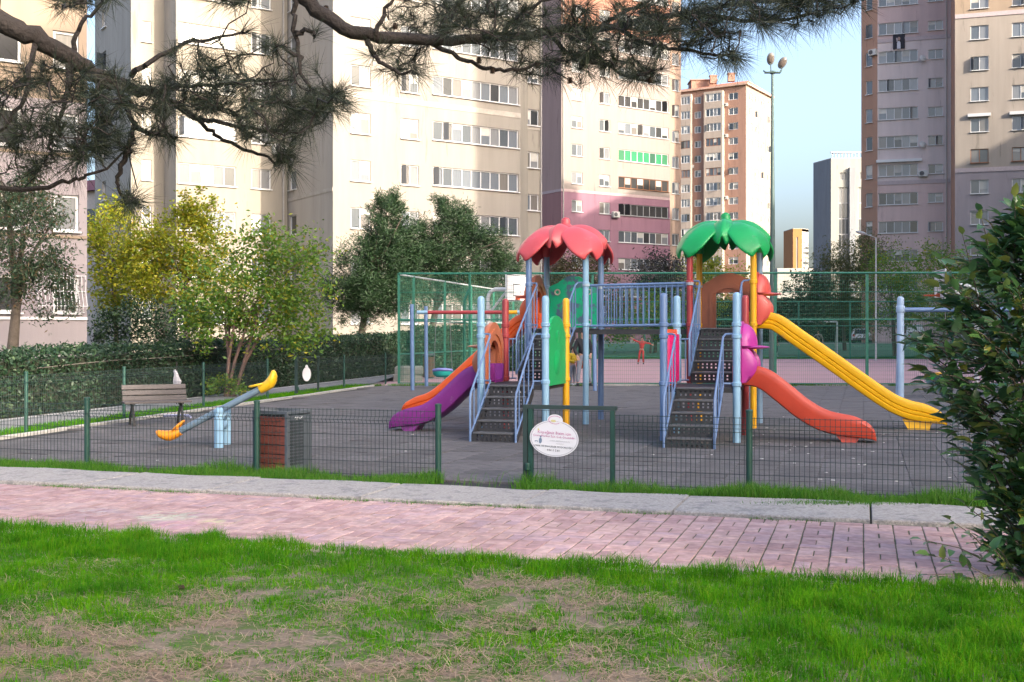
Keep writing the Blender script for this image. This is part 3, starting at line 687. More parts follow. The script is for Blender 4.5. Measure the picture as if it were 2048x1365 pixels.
for xa, xb, wa, wb, n in ((1407.5, 1445, 1411, 1441.5, 4), (1359, 1381.5, 1361.5, 1379.5, 3)):
    plb = plTl.back(-1.0); a, b = plb.s(xa), plb.s(xb); c, d = plb.s(wa), plb.s(wb); mb = MB()
    hs = [(c, d, z - .1, z + 1.45) for z in tz]; facade(mb, plb, a, b, 0, 48.9, hs)
    backing(mb, [plb.pt(a), plb.pt(a, -.999)], 0, 48.9); backing(mb, [plb.pt(b), plb.pt(b, -.999)], 0, 48.9)
    mb.add([(*plb.pt(a), 48.9), (*plb.pt(b), 48.9), (*plb.pt(b, -.999), 48.9), (*plb.pt(a, -.999), 48.9)], [(0, 1, 2, 3)])
    part('balcony_column', mb, tw, rT, world=True)
    for q, z in enumerate(tz): wl.append((plb, c, d, z - .1, z + 1.45, n, m_wood if q in (3, 5, 12) else None))
holes = []
for z in tz:
    for s_ in (1.9, 5.2, 8.6, 12.2): holes.append((s_, s_ + 1.5, z, z + 1.35)); wl.append((plTr, s_, s_ + 1.5, z, z + 1.35, 2, None))
mb = MB(); facade(mb, plTr, 0, 14.5, 0, ZTt, holes); part('lit_side_wall', mb, wallmat('plaster_sidecream', (0.58, 0.47, 0.40), k=.45), rT, world=True)
pA = plTl.pt(sL); pB = plTr.pt(14.5); pC = pA + (pB - Kt); mb = MB(); backing(mb, [pB, pC, pA], 0, ZTt); part('rear_wall', mb, brown, rT, world=True)
for (pl, a, b, c, d, n, fm) in wl: win(rT, pl, a, b, c, d, n, fm, pane_m if n > 2 else pane_d, sill=False, fw=0.1)
for k, x in enumerate((1452, 1452, 1384, 1452)): ac_unit(rT, plTl, x, 210 + 62 * k)
ov = 0.7; cc = (Kt + pC) / 2; ex = [p + (p - cc).normalized() * ov for p in (Kt, pB, pC, pA)]
rf = roofcap(rT, ex, ZTt, mat('eaves', (0.45, 0.3, 0.24), 0.9), .35)
mb = MB(); V = [(*p, ZTt + .35) for p in ex]; ra, rb = (ex[0] + ex[1]) / 2 * .65 + cc * .35, (ex[2] + ex[3]) / 2 * .65 + cc * .35
mb.add(V + [(*ra, ZTt + 2.4), (*rb, ZTt + 2.4)], [(0, 1, 4), (1, 2, 5, 4), (2, 3, 5), (3, 0, 4, 5)]); part('tile_roof', mb, mat('roof_tile', (0.42, 0.14, 0.08), 0.85, 0.2, 3), rT, world=True)
for t in (0.3, 0.62):
    p = pA.lerp(Kt, t + .2) * .8 + cc * .2; mb = MB().box((p.x, p.y, ZTt + 2.0), (1.3, 1.0, 1.4)).box((p.x, p.y, ZTt + 2.8), (1.5, 1.2, .2)); part('chimney', mb, brown, rT, world=True)
p = pA.lerp(Kt, .22) * .6 + pC * .1 + cc * .3; mb = MB().box((p.x, p.y, ZTt + 1.4), (5, 4, 1.8)).box((p.x, p.y, ZTt + 2.4), (5.4, 4.4, .2)); part('lift_house', mb, brown, rT, world=True)
# ---- purple and cream block on the right
dR = Vector((0.95, -0.31)).normalized(); plR = Pl(1836, 116.2, dR); plX = Pl(1958, 107.7, dR); ZR = 45.0
rR = thing('apartment_building', 'mauve and cream apartment tower rising behind the glossy shrub', 'building', (*plX.at(1910), 0))
rs = [20.6 + STO * k for k in range(-6, 8)]; wl = []; hA = []; hB = []; hC = []
for z in rs:
    for xa, xb, n in ((1757, 1836, 5), (1856, 1886, 2)):
        a, b = plR.s(xa), plR.s(xb); hh = 1.2 if n == 5 else 1.05; hA.append((a, b, z + (.1 if n == 2 else 0), z + hh)); wl.append((plR, a, b, z + (.1 if n == 2 else 0), z + hh, n, m_pvc))
    for xa, xb in ((1941, 1977), (2024, 2060), (2100, 2136)):
        a, b = plX.s(xa), plX.s(xb); hB.append((a, b, z, z + 1.3)); wl.append((plX, a, b, z, z + 1.3, 2, m_wood if abs(z - 17.71) < .1 else m_pvc))
zb1, zb2 = 17.0, 31.5
cx = plX.at(1910); kk = cx - plR.n * 0; pj = plR.pt((cx - plR.P).dot(dR))          # foot of cream corner on purple plane
sP0, sP1 = plR.s(1755), (cx - plR.P).dot(dR); sX0, sX1 = plX.s(1910), plX.s(2160)
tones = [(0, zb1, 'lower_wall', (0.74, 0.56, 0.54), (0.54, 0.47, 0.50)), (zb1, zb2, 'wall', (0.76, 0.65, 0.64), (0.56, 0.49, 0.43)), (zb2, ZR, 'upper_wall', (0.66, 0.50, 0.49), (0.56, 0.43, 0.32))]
pch = plR.pt(sP0); dch = Vector((0.64, -0.77)).normalized(); plH = Pl(0, 0, dch, pch - dch * 1.9)
for z in rs: hC.append((0.55, 1.3, z - .1, z + 1.3)); wl.append((plH, .55, 1.3, z - .1, z + 1.3, 1, m_pvc))
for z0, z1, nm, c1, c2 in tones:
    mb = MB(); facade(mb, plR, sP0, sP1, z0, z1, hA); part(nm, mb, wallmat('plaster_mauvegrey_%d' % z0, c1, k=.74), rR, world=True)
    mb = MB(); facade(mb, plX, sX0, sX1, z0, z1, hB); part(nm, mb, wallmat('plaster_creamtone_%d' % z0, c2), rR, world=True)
mb = MB(); facade(mb, plH, 0, 1.9, 0, ZR, hC); backing(mb, [pj, cx], 0, ZR); xe = plX.pt(sX1); bb = Vector((0.31, 0.95)).normalized() * 20
backing(mb, [xe, xe + bb, plH.P + bb, plH.P], 0, ZR); part('corner_wall', mb, wallmat('plaster_tan', (0.60, 0.38, 0.29)), rR, world=True)
m_corn = mat('cornice_mauve', (0.42, 0.35, 0.36), .9)
for z in (zb1, zb2): band(rR, plR, sP0, sP1 - .1, z - .15, .4, m_corn, .06); band(rR, plX, sX0, sX1, z - .15, .4, m_corn, .06)
for pl, a, b, c, d, n, fm in wl: win(rR, pl, a, b, c, d, n, fm)
roofcap(rR, [plH.P, pch, pj, cx, xe, xe + bb, plH.P + bb], ZR)
for (xx, k) in ((1958, 4), (2042, 4), (1798, -1)):
    pl = plX if xx > 1900 else plR; z = 20.6 - STO * 0 if xx > 1900 else 17.71; s_ = pl.s(xx); w = 2.0 if xx > 1900 else 4.4
    band(rR, pl, s_ - w / 2, s_ + w / 2, z + 1.42, .28, m_pvc, .3, 'awning_box')
for x, y in ((1846, 118), (1846, 176), (1846, 232), (1846, 290), (1846, 400)): dish(rR, plR, x, y) if y in (118, 290) else None
for x, y in ((1735.5, 104),): ac_unit(rR, plH, 1748, 106)
ac_unit(rR, plR, 1846, 348); pipe(rR, plR, 1893, 0, ZR)
# banner hung from a window
pb = plR.pt(plR.s(1798), 0.08); w_, h_ = 1.15, 1.5; zt = plR.z(1798, 69)
rB = thing('banner', 'dark cloth banner hanging below a window of the mauve tower', 'banner', (pb.x, pb.y, zt - h_), plR.rz())
mb = MB(); n = 6
for i in range(n + 1):
    for j in range(n + 1): mb.v.append((-w_ / 2 + w_ * i / n, -0.03 * sin(i * 1.4 + j * .5), h_ * j / n))
mb.f = [(i * (n + 1) + j, (i + 1) * (n + 1) + j, (i + 1) * (n + 1) + j + 1, i * (n + 1) + j + 1) for i in range(n) for j in range(n)]
part('cloth', mb, mat('banner_dark', (0.02, 0.02, 0.03), .8), rB)
mb = MB(); mb.poly([(-.2, 0), (.16, 0), (.14, .6), (.05, .78), (-.08, .78), (-.2, .6)], .01, lambda a, b, c: (a, -.06 - c, b)); part('printed_shirt', mb, mat('banner_light', (0.5, 0.5, 0.56), .8), rB)
mb = MB(); mb.poly([(.13 * cos(t * pi / 6), 1.02 + .18 * sin(t * pi / 6)) for t in range(12)], .01, lambda a, b, c: (a, -.06 - c, b)); part('printed_oval', mb, mat('banner_tone', (0.3, 0.2, 0.17), .8), rB)
# ---- white office tower
plO = Pl(1662, 250.0, (1, -0.06)); rO = thing('office_building', 'white office tower with dark vertical glazing strips', 'building', (*plO.at(1662), 0))
m_off = wallmat('office_white', (0.55, 0.55, 0.52), k=.46); zO = plO.z(1690, 318); hs = []
for xa, xb in ((1677, 1698), (1717, 1737)): hs.append((plO.s(xa), plO.s(xb), 3, zO - 6.2)); hs.append((plO.s(xa) + .3, plO.s(xb) - .6, zO - 4.6, zO - 3))
mb = MB(); facade(mb, plO, plO.s(1662), plO.s(1790), 0, zO, hs, .5); a = plO.at(1662); a2 = plO.at(1649) + Vector((-.6, 7)); e = plO.at(1790); backing(mb, [e, e + Vector((8, 20)), a2 + Vector((5, 14)), a2], 0, zO)
part('wall', mb, m_off, rO, world=True)
mb = MB(); backing(mb, [a2, a], 0, zO); part('grey_side_wall', mb, wallmat('office_grey', (0.34, 0.36, 0.40)), rO, world=True)
for h in hs:
    n = 3; rows = max(1, int((h[3] - h[2]) / 3.2)); hh = (h[3] - h[2]) / rows
    for r_ in range(rows): win(rO, plO, h[0], h[1], h[2] + r_ * hh, h[2] + (r_ + 1) * hh, n, m_alu, pane_d, .35, False, .12)
mb = MB(); pq = plO.at(1698); mb.box((pq.x + .5, pq.y - .45, zO / 2 - 1), (1.2, .9, zO - 2)); part('fin', mb, MATS['office_grey'], rO, world=True)
mb = MB(); pr = plO.at(1668); pr2 = plO.at(1740)
for t in range(12): q = pr.lerp(pr2, t / 11); mb.box((q.x, q.y + 1.2, zO + .7), (.2, .2, 1.4))
q = (pr + pr2) / 2; mb.box((q.x, q.y + 1.2, zO + 1.55), ((pr2 - pr).length + 1, .5, .3)); part('roof_rail', mb, m_alu, rO, world=True)
roofcap(rO, [a, e, e + Vector((8, 20)), a2 + Vector((5, 14)), a2], zO, th=.2)
# ---- far orange tower and low far white block
plF = Pl(1586, 700.0, (1, 0)); zF = plF.z(1590, 458); rF = thing('tower_block', 'far slim tower with orange face and white banded side', 'building', (*plF.at(1586), 0))
m_or = wallmat('tower_orange', (0.58, 0.25, 0.10)); a, b, c = plF.at(1586), plF.at(1604), plF.at(1622) + Vector((0, 6))
mb = MB(); facade(mb, plF, plF.s(1586), plF.s(1604), 0, zF, [(plF.s(1592.5), plF.s(1596), 2, zF - 5)], .8); backing(mb, [c, c + Vector((0, 18)), a + Vector((-1, 20)), a], 0, zF); part('wall', mb, m_or, rF, world=True)
win(rF, plF, plF.s(1592.5), plF.s(1596), 2, zF - 5, 1, m_alu, pane_d, .5, False, .2)
plF2 = Pl(0, 0, (c - b), b); L2 = (c - b).length; hs = [(1.2, L2 - .3, 4 + 3.1 * k, 5.5 + 3.1 * k) for k in range(int((zF - 9) / 3.1))]
mb = MB(); facade(mb, plF2, 0, L2, 0, zF - 1.5, hs, .4); part('banded_wall', mb, m_off, rF, world=True)
for h in hs: win(rF, plF2, *h, 2, m_alu, pane_d, .3, False, .1)
roofcap(rF, [a, b, c, c + Vector((0, 18)), a + Vector((-1, 20))], zF, th=.3)
plG = Pl(1555, 320.0, (1, .05)); zg = plG.z(1600, 540); rG = thing('office_building', 'long low white building far beyond the sports court', 'building', (*plG.at(1555), 0)); hs = []
for k in range(4):
    for i in range(6): s_ = 1.5 + i * 3.2; hs.append((s_, s_ + 2.3, 2 + 3.6 * k, 4 + 3.6 * k))
mb = MB(); facade(mb, plG, 0, 21, 0, zg, [h for h in hs if h[3] < zg - .5], .3); g0, g1 = plG.pt(0), plG.pt(21); backing(mb, [g1, g1 + Vector((0, 12)), g0 + Vector((0, 12)), g0], 0, zg); part('wall', mb, m_off, rG, world=True)
for h in hs:
    if h[3] < zg - .5: win(rG, plG, *h, 2, m_alu, pane_d, .2, False, .1)
roofcap(rG, [g0, g1, g1 + Vector((0, 12)), g0 + Vector((0, 12))], zg)
# ---- near pink block at the far left
plL = Pl(140, 40.8, DC); eL = plL.at(174); sL1 = plL.s(174); sL0 = sL1 - 16; ZL = 26
rL = thing('apartment_building', 'rosy apartment block with barred ground floor window beside the hedge', 'building', (*eL, 0))
hs = []; wl = []
for z in (2.4, 5.29, 8.18, 11.07, 13.96, 16.85):
    for a, b, n in ((sL1 - 1.15, sL1 - .28, 1), (sL1 - 4.6, sL1 - 2.2, 3), (sL1 - 8.4, sL1 - 6.4, 2)): hs.append((a, b, z, z + 1.3)); wl.append((a, b, z, z + 1.3, n))
mb = MB(); facade(mb, plL, sL0, sL1, 0, 9.9, hs); part('wall', mb, wallmat('plaster_rosy', (0.50, 0.44, 0.465)), rL, world=True)
mb = MB(); facade(mb, plL, sL0, sL1, 9.9, ZL, hs); part('upper_wall', mb, wallmat('plaster_orangeish', (0.55, 0.43, 0.33), k=.5), rL, world=True)
mb = MB(); l0 = plL.pt(sL0); sb_ = Vector(DS) * -12; backing(mb, [eL, eL + sb_, l0 + sb_, l0], 0, ZL); part('side_wall', mb, MATS['plaster_rosy'], rL, world=True)
for a, b, c, d, n in wl: win(rL, plL, a, b, c, d, n, fw=.09)
for z in (2.28, 5.17, 8.06, 11.0): band(rL, plL, sL0, sL1, z - .12, .1, m_pvc if z < 3 else MATS['plaster_orangeish'], .05, 'sill_band')
roofcap(rL, [l0, eL, eL + sb_, l0 + sb_], ZL)
bars = MB(); prof = [(1.30, .05), (1.05, .10), (.75, .10), (.45, .28), (.22, .36), (.05, .27), (.0, .06)]
for i in range(14):
    s_ = sL1 - 1.7 + i * .125; bars.tube([(*plL.pt(s_, o_), 2.42 + z_) for z_, o_ in prof], .012, 5)
for z_, o_ in ((1.30, .05), (.75, .10), (.0, .06), (.22, .36)): bars.tube([(*plL.pt(sL1 - 1.75, o_), 2.42 + z_), (*plL.pt(sL1 - .05, o_), 2.42 + z_)], .014, 5)
part('window_bars', bars, m_pvc, rL, world=True)
# ---- small red roofed house in the gap
ph = at(212, 560, 92); rH = thing('house', 'small far house with dark red roof glimpsed between two apartment blocks', 'building', (ph.x, ph.y, 0), -.5)
zz = H + (HZ - 398) / F * 92
part('wall', MB().box((0, 0, zz / 2), (12, 8, zz)), mat('house_wall', (0.5, 0.44, 0.4), .9), rH)
part('roof', MB().add([(-6.4, -4.4, zz), (6.4, -4.4, zz), (6.4, 4.4, zz), (-6.4, 4.4, zz), (-4, 0, zz + 1.6), (4, 0, zz + 1.6)], [(0, 1, 5, 4), (1, 2, 5), (2, 3, 4, 5), (3, 0, 4)]), mat('house_roof', (0.22, 0.05, 0.05), .8), rH)
for k in range(3): part('window', MB().box((-3 + 3 * k, -4.02, zz - 2), (1.2, .1, 1.3)), pane_d, rH)
# ---- unseen blocks behind and right of the camera, added to shade playground and facades
def shadeblock(label, x0, x1, y0, y1, h, col):
    r = thing('apartment_building', label, 'building', ((x0 + x1) / 2, (y0 + y1) / 2, 0)); mb = MB()
    plv = Pl(0, 0, (0, -1), (x0, y1)); L_ = y1 - y0; hs = [(2 + i * 4.5, 3.6 + i * 4.5, 3 + 5.8 * k, 4.4 + 5.8 * k) for i in range(int(L_ / 4.5)) for k in range(int(h / 5.8))]
    facade(mb, plv, 0, L_, 0, h, hs); backing(mb, [(x0, y0), (x1, y0), (x1, y1), (x0, y1)], 0, h); part('wall', mb, wallmat('offplaster_' + str(col[0]), col), r, world=True)
    for q in hs: win(r, plv, *q, 2)
    roofcap(r, [(x0, y0), (x1, y0), (x1, y1), (x0, y1)], h)
shadeblock('long beige block added unseen behind the photographer to shade lawn and playground', 43, 56, -44, -20.2, 27, (0.55, 0.47, 0.38))
shadeblock('tall beige block added unseen behind the photographer to shade the rosy block', 43, 55, -20, -6, 44, (0.56, 0.47, 0.38))
shadeblock('lower sand coloured block added unseen on the right to shade playground and court', 43, 56, -5.8, 34.4, 24, (0.53, 0.46, 0.4))
shadeblock('high grey beige block added unseen right of the court to shade the cream block', 43, 58, 34.6, 74, 44, (0.5, 0.44, 0.38))
shadeblock('slab block added unseen beyond the high one to shade the pink block', 58.2, 67, 58, 86, 41, (0.51, 0.44, 0.37))
shadeblock('high warm grey block added unseen far right to shade the mauve and cream tower', 90, 106, 52, 86, 43, (0.5, 0.43, 0.36))
# ================================================================ PLAY STRUCTURE (local x = along the fence, local y = away from it)
V0, U0 = -3.85, 18.9
rPlay = thing('play_structure', 'two-tower playground climbing frame with red and green leaf roofs, bridge and four slides', 'play structure', vu(V0, U0, 0), -A17)
def lv(v, u, z): return Vector((v - V0, u - U0, z))
def plast(name, c, wear=None, wa=.36, ws=3.5):
    wear = wear or tuple(x * .74 + .075 for x in c)          # sun-faded, scuffed patches
    return mat(name, c, 0.42, 0.13, 2.5, 0.06, 40, coat=0.1, wear=wear, wear_amt=wa, wscale=ws)
m_lb = plast('paint_lightblue', (0.235, 0.40, 0.55), (0.32, 0.42, 0.48), .34, 9); m_db = plast('paint_steelblue', (0.125, 0.20, 0.36), (0.2, 0.24, 0.31), .34, 9)
m_gb = plast('paint_greyblue', (0.19, 0.29, 0.40), (0.2, 0.24, 0.28), .36, 9)
m_ye = plast('paint_yellow', (0.72, 0.36, 0.008), (0.6, 0.34, 0.05), .3, 9); m_rd = plast('paint_darkred', (0.32, 0.035, 0.04), (0.2, 0.05, 0.05), .3, 9)
p_yel = plast('plastic_yellow', (0.80, 0.42, 0.004)); p_red = plast('plastic_red', (0.50, 0.055, 0.025)); p_pur = plast('plastic_purple', (0.20, 0.022, 0.20))
p_ora = plast('plastic_orange', (0.75, 0.105, 0.018)); p_grn = plast('plastic_green', (0.005, 0.36, 0.10)); p_rose = plast('plastic_rose', (0.56, 0.075, 0.085), (0.55, 0.14, 0.14), .4, 4)
p_brn = plast('plastic_brown', (0.33, 0.105, 0.052)); p_brn2 = plast('plastic_orangebrown', (0.43, 0.13, 0.06)); p_cap = plast('plastic_coral', (0.55, 0.085, 0.07))
p_mag = plast('plastic_magenta', (0.40, 0.03, 0.26)); p_pink = plast('plastic_pink', (0.55, 0.01, 0.13)); p_teal = plast('plastic_teal', (0.0, 0.38, 0.19), (0.07, 0.13, 0.2), .47, 3.0)
p_roofg = plast('plastic_roofgreen', (0.004, 0.30, 0.075)); m_blk = mat('step_black', (0.028, 0.028, 0.032), 0.6, 0.25, 12, 0.3, 90)
m_edge = mat('step_edge', (0.09, 0.09, 0.095), 0.6, 0.3, 20)
m_clamp = mat('clamp', (0.3, 0.38, 0.45), 0.4)
LV = (-5.86, -4.79); RV = (-2.92, -1.82); UT = (20.22, 21.46); UL = (17.47, 18.78); ZL_, ZU = 0.85, 1.76
def post(v, u, ztop, m, r=0.056, dome=True, rings=(), label=None):
    p = lv(v, u, 0); mb = MB(); prof = [(r, 0), (r, ztop - r)]
    if dome: prof += [(r * .93, ztop - r * .55), (r * .7, ztop - r * .2), (r * .3, ztop)]
    else: prof += [(r, ztop)]
    for z in rings: pass
    mb.lathe(prof, p, 16)
    for z in rings: mb.lathe([(r + .001, z - .035), (r + .014, z - .025), (r + .014, z + .025), (r + .001, z + .035)], p, 16, cap=False)
    part('post', mb, m, rPlay, sm=40)
TZ = 3.3
for v, u, m in ((LV[0], UT[0], m_db), (LV[1], UT[0], m_lb), (LV[0], UT[1], m_gb), (LV[1], UT[1], m_db),
                (RV[0], UT[0], m_rd), (RV[0], UT[1], m_ye), (RV[1], UT[0], m_ye), (RV[1], UT[1], m_gb)):
    post(v, u, TZ, m, .055, False, (1.82, 2.56))
for v, u, m, z in ((LV[0], UL[0], m_lb, 2.26), (LV[1], UL[0], m_lb, 2.26), (LV[0], UL[1], m_rd, 2.26), (LV[1], UL[1], m_ye, 2.26),
                   (RV[0], UL[0], m_db, 2.28), (RV[0], UL[1], m_lb, 2.28), (RV[1], UL[0], m_lb, 2.28), (RV[1], UL[1], m_rd, 2.28)):
    post(v, u, z, m, .058, True, (.9, 1.62, 1.8))
# platforms
for (va, vb), (ua, ub), z in ((LV, UL, ZL_), (RV, UL, ZL_), (LV, UT, ZU), (RV, UT, ZU)):
    c = lv((va + vb) / 2, (ua + ub) / 2, z - .04); mb = MB().chbox(c, (vb - va - .04, ub - ua + .02, .08), .01); part('platform', mb, m_blk, rPlay)
# stairs
def plate(mb, o, ax, az, w, h, holes, ay, th=.012):
    ss = sorted(set([0, w] + [a for hh in holes for a in hh[:2]])); zs = sorted(set([0, h] + [a for hh in holes for a in hh[2:]]))
    for d in (0, th):
        for i in range(len(ss) - 1):
            for j in range(len(zs) - 1):
                cs, cz = (ss[i] + ss[i + 1]) / 2, (zs[j] + zs[j + 1]) / 2
                if any(a < cs < b and c < cz < e for a, b, c, e in holes): continue
                q = [o + ax * s + az * t + ay * d for s, t in ((ss[i], zs[j]), (ss[i + 1], zs[j]), (ss[i + 1], zs[j + 1]), (ss[i], zs[j + 1]))]; mb.add(q, [(0, 1, 2, 3)])
def stair(vc, ua, ub, z0, z1, n, w):
    root = link('stair', None, None, rPlay); root.location = lv(vc, ua, z0); root.empty_display_size = .1
    mb = MB(); L_, Hh = ub - ua, z1 - z0
    for s in (-1, 1):                     # stringers
        x = s * (w / 2 + .012); mb.add([(x - .012, 0, 0), (x - .012, .10, 0), (x - .012, L_, Hh - .17), (x - .012, L_, Hh - .01), (x - .012, L_ - .05, Hh - .01), (x - .012, 0, .16),
                    (x + .012, 0, 0), (x + .012, .10, 0), (x + .012, L_, Hh - .17), (x + .012, L_, Hh - .01), (x + .012, L_ - .05, Hh - .01), (x + .012, 0, .16)],
                   [(0, 1, 2, 3, 4, 5), (11, 10, 9, 8, 7, 6)] + [(i, (i + 1) % 6, 6 + (i + 1) % 6, 6 + i) for i in range(6)])
    part('stringer', mb, m_blk, root)
    rise = Hh / n; run = L_ / n
    for k in range(n):
        mb = MB(); holes = []
        nc = 8; sp = (w - .06) / nc
        for i in range(nc):
            for j in (0, 1):
                if k == 0 and j == 0 and False: continue
                cx = .03 + sp * (i + .5); cz = rise * (.36 + .3 * j); holes.append((cx - .014, cx + .014, cz - .014, cz + .014))
        plate(mb, Vector((-w / 2, run * k, rise * k + .002)), Vector((1, 0, 0)), Vector((0, 0, 1)), w, rise - .022, holes, Vector((0, 1, 0))); part('riser', mb, m_blk, root)
        mb = MB().chbox((0, run * (k + .5) - .008, rise * (k + 1) - .012), (w, run + .02, .022), .004); part('tread', mb, m_edge, root)
    return root
def handrail(root, vc, s, ua, ub, z0, z1, vpost, zr=.75, foot=True, nb=4, name='handrail'):
    """tube rail on one side of a stair with balusters, in the stair's own frame"""
    w = .36; x = s * w; L_, Hh = ub - ua, z1 - z0; xp = (vpost - vc); mb = MB(); r = .017
    top = [Vector((x, -.03, 0 if foot else .12)), Vector((x, -.03, zr - .08)), Vector((x, .0, zr)), Vector((x, L_ - .08, Hh + zr)), Vector((x + (xp - x) * .15, L_ - .01, Hh + zr + .04)), Vector((xp * .97, L_ + .02, Hh + zr + .05))]
    mb.tube(top, r, 8)
    mb.tube([Vector((x, -.03, .12)), Vector((x, L_ - .1, Hh + .02)), Vector((x, L_ - .04, Hh + .06)), Vector((xp * .97, L_ + .02, Hh + .06))], r * .9, 8)
    for i in range(nb):
        t = (i + .6) / nb; y = L_ * t; zz = Hh * t; mb.tube([Vector((x, y, zz + .11 * (1 - t) + .02)), Vector((x, y, zz + zr - .01))], .0105, 6)
    part(name, mb, m_db, root, sm=40)
SW = .64
for (va, vb), ust in ((LV, 16.46), (RV, 16.38)):
    vc = (va + vb) / 2
    st = stair(vc, ust, UL[0], 0, ZL_, 5, SW)
    for s, vp in ((-1, va), (1, vb)): handrail(st, vc, s, ust, UL[0], 0, ZL_, vp, .76, True, 4)
    st = stair(vc, UL[1] + .1, UT[0], ZL_, ZU, 5, SW)
    for s, vp in ((-1, va), (1, vb)): handrail(st, vc, s, UL[1] + .1, UT[0], ZL_, ZU, vp, .78, False, 7)
    # short side rails filling platform edge beside the upper stair
    for s, vp in ((-1, va), (1, vb)):
        mb = MB(); x0 = vc + s * .36
        for z in (ZL_ + .05, ZL_ + .72): mb.tube([lv(vp, UL[1] + .02, z), lv(x0, UL[1] + .06, z)], .014, 6)
        for t in (.3, .7): q = vp + (x0 - vp) * t; mb.tube([lv(q, UL[1] + .03, ZL_ + .05), lv(q, UL[1] + .03, ZL_ + .72)], .01, 6)
        part('side_rail', mb, m_db, rPlay)
# bridge
br = link('bridge', None, None, rPlay); br.empty_display_size = .1
part('deck', MB().chbox(lv((LV[1] + RV[0]) / 2, (UT[0] + UT[1]) / 2, ZU - .065), (RV[0] - LV[1] + .1, UT[1] - UT[0] - .12, .09), .01), m_blk, br)
for u in (UT[0] + .02, UT[1] - .02):
    mb = MB(); va, vb = LV[1] + .05, RV[0] - .05
    for z in (ZU + .04, ZU + .77): mb.tube([lv(va, u, z), lv(vb, u, z + .02)], .022, 8)
    for k in range(17):
        q = va + (vb - va) * (k + .5) / 17; mb.tube([lv(q, u, ZU + .05), lv(q, u, ZU + .77)], .0115, 6)
    part('rail', mb, m_db, br, sm=40)
    for v in (va, vb): part('clamp', MB().lathe([(.064, -.03), (.07, -.02), (.07, .02), (.064, .03)], lv(v - .05 if v == va else v + .05, u - .02 if u < 21 else u + .02, ZU + .78), 14), m_clamp, br)
# roofs
def roof(vc, uc, m, a0, name_label):
    rt = link('roof', None, None, rPlay); rt.location = lv(vc, uc, 3.2); rt['label'] = name_label; rt.empty_display_size = .1
    nt_, nw = 16, 12
    def petal(W_, reach, drop, lift):
        mb = MB()
        for i in range(nt_ + 1):
            t = i / nt_; hw = W_ * (sin(pi * (.09 + .66 * t)) ** .7) * (sqrt(max(0.0, 1 - ((t - .8) / .2) ** 2 * .86)) if t > .8 else 1.0); r = .05 + reach * t
            zc_ = .40 + lift + .16 * t - drop * t ** 2.6
            for j in range(nw + 1):
                w = -1 + 2 * j / nw
                z = zc_ - (.05 + .12 * t) * abs(w) ** 2.0 + .02 * (1 - abs(w)) ** 5
                mb.v.append((r - .05 * w * w * t, hw * w, z))
        mb.f = [(i * (nw + 1) + j, (i + 1) * (nw + 1) + j, (i + 1) * (nw + 1) + j + 1, i * (nw + 1) + j + 1) for i in range(nt_) for j in range(nw)]
        me = mb.mesh('petal'); smooth(me, 180); return me
    big, small = petal(.40, 1.0, .64, .0), petal(.225, .76, .46, .05)
    hv, hu = .54, .62; ac = math.degrees(atan2(hu, hv))
    for k, (an, me) in enumerate([(ac, big), (180 - ac, big), (180 + ac, big), (-ac, big), (2, small), (90 + a0, small), (181, small), (270 + a0, small)]):
        o = link('petal', me, m, rt, (0, 0, 0), (0, 0, radians(an)))
        s = o.modifiers.new('thick', 'SOLIDIFY'); s.thickness = .055; s.offset = -1; b = o.modifiers.new('round', 'SUBSURF'); b.levels = 1; b.render_levels = 1
    part('crown', MB().lathe([(.26, .34), (.22, .42), (.13, .47), (.085, .52), (.09, .57), (.06, .615), (.015, .635)], (0, 0, 0), 18), m, rt, sm=60)
    for v in (-1, 1):
        for u in (-1, 1):
            part('socket', MB().lathe([(.070, -.06), (.076, .0), (.085, .08), (.085, .13)], (v * hv, u * hu, .0), 14), m, rt, sm=40)
    return rt
roof(sum(LV) / 2, sum(UT) / 2, p_rose, -4, 'rose red roof of drooping leaf petals'); roof(sum(RV) / 2, sum(UT) / 2, p_roofg, 2, 'bright green roof of drooping leaf petals')
# slides
def cr(pts, n=6):
    P = [Vector(p) for p in pts]; out = []
    for i in range(len(P) - 1):
        p0 = P[max(0, i - 1)]; p1 = P[i]; p2 = P[i + 1]; p3 = P[min(len(P) - 1, i + 2)]
        for k in range(n):
            t = k / n; out.append(0.5 * ((2 * p1) + (p2 - p0) * t + (2 * p0 - 5 * p1 + 4 * p2 - p3) * t * t + (3 * p1 - p0 - 3 * p2 + p3) * t ** 3))
    out.append(P[-1]); return out
SEC_RIB = [(0, 0), (.19, 0), (.235, .015), (.25, .05), (.252, .085), (.236, .10), (.254, .115), (.258, .155), (.242, .17), (.262, .185), (.27, .25), (.262, .285), (.236, .30), (.212, .285), (.20, .24), (.185, .09), (.15, .05), (0, .042)]
SEC_WAV = [(0, 0), (.19, 0), (.24, .02), (.258, .09), (.262, .2), (.268, .27), (.25, .305), (.222, .30), (.206, .26), (.19, .1), (.15, .055), (0, .045)]
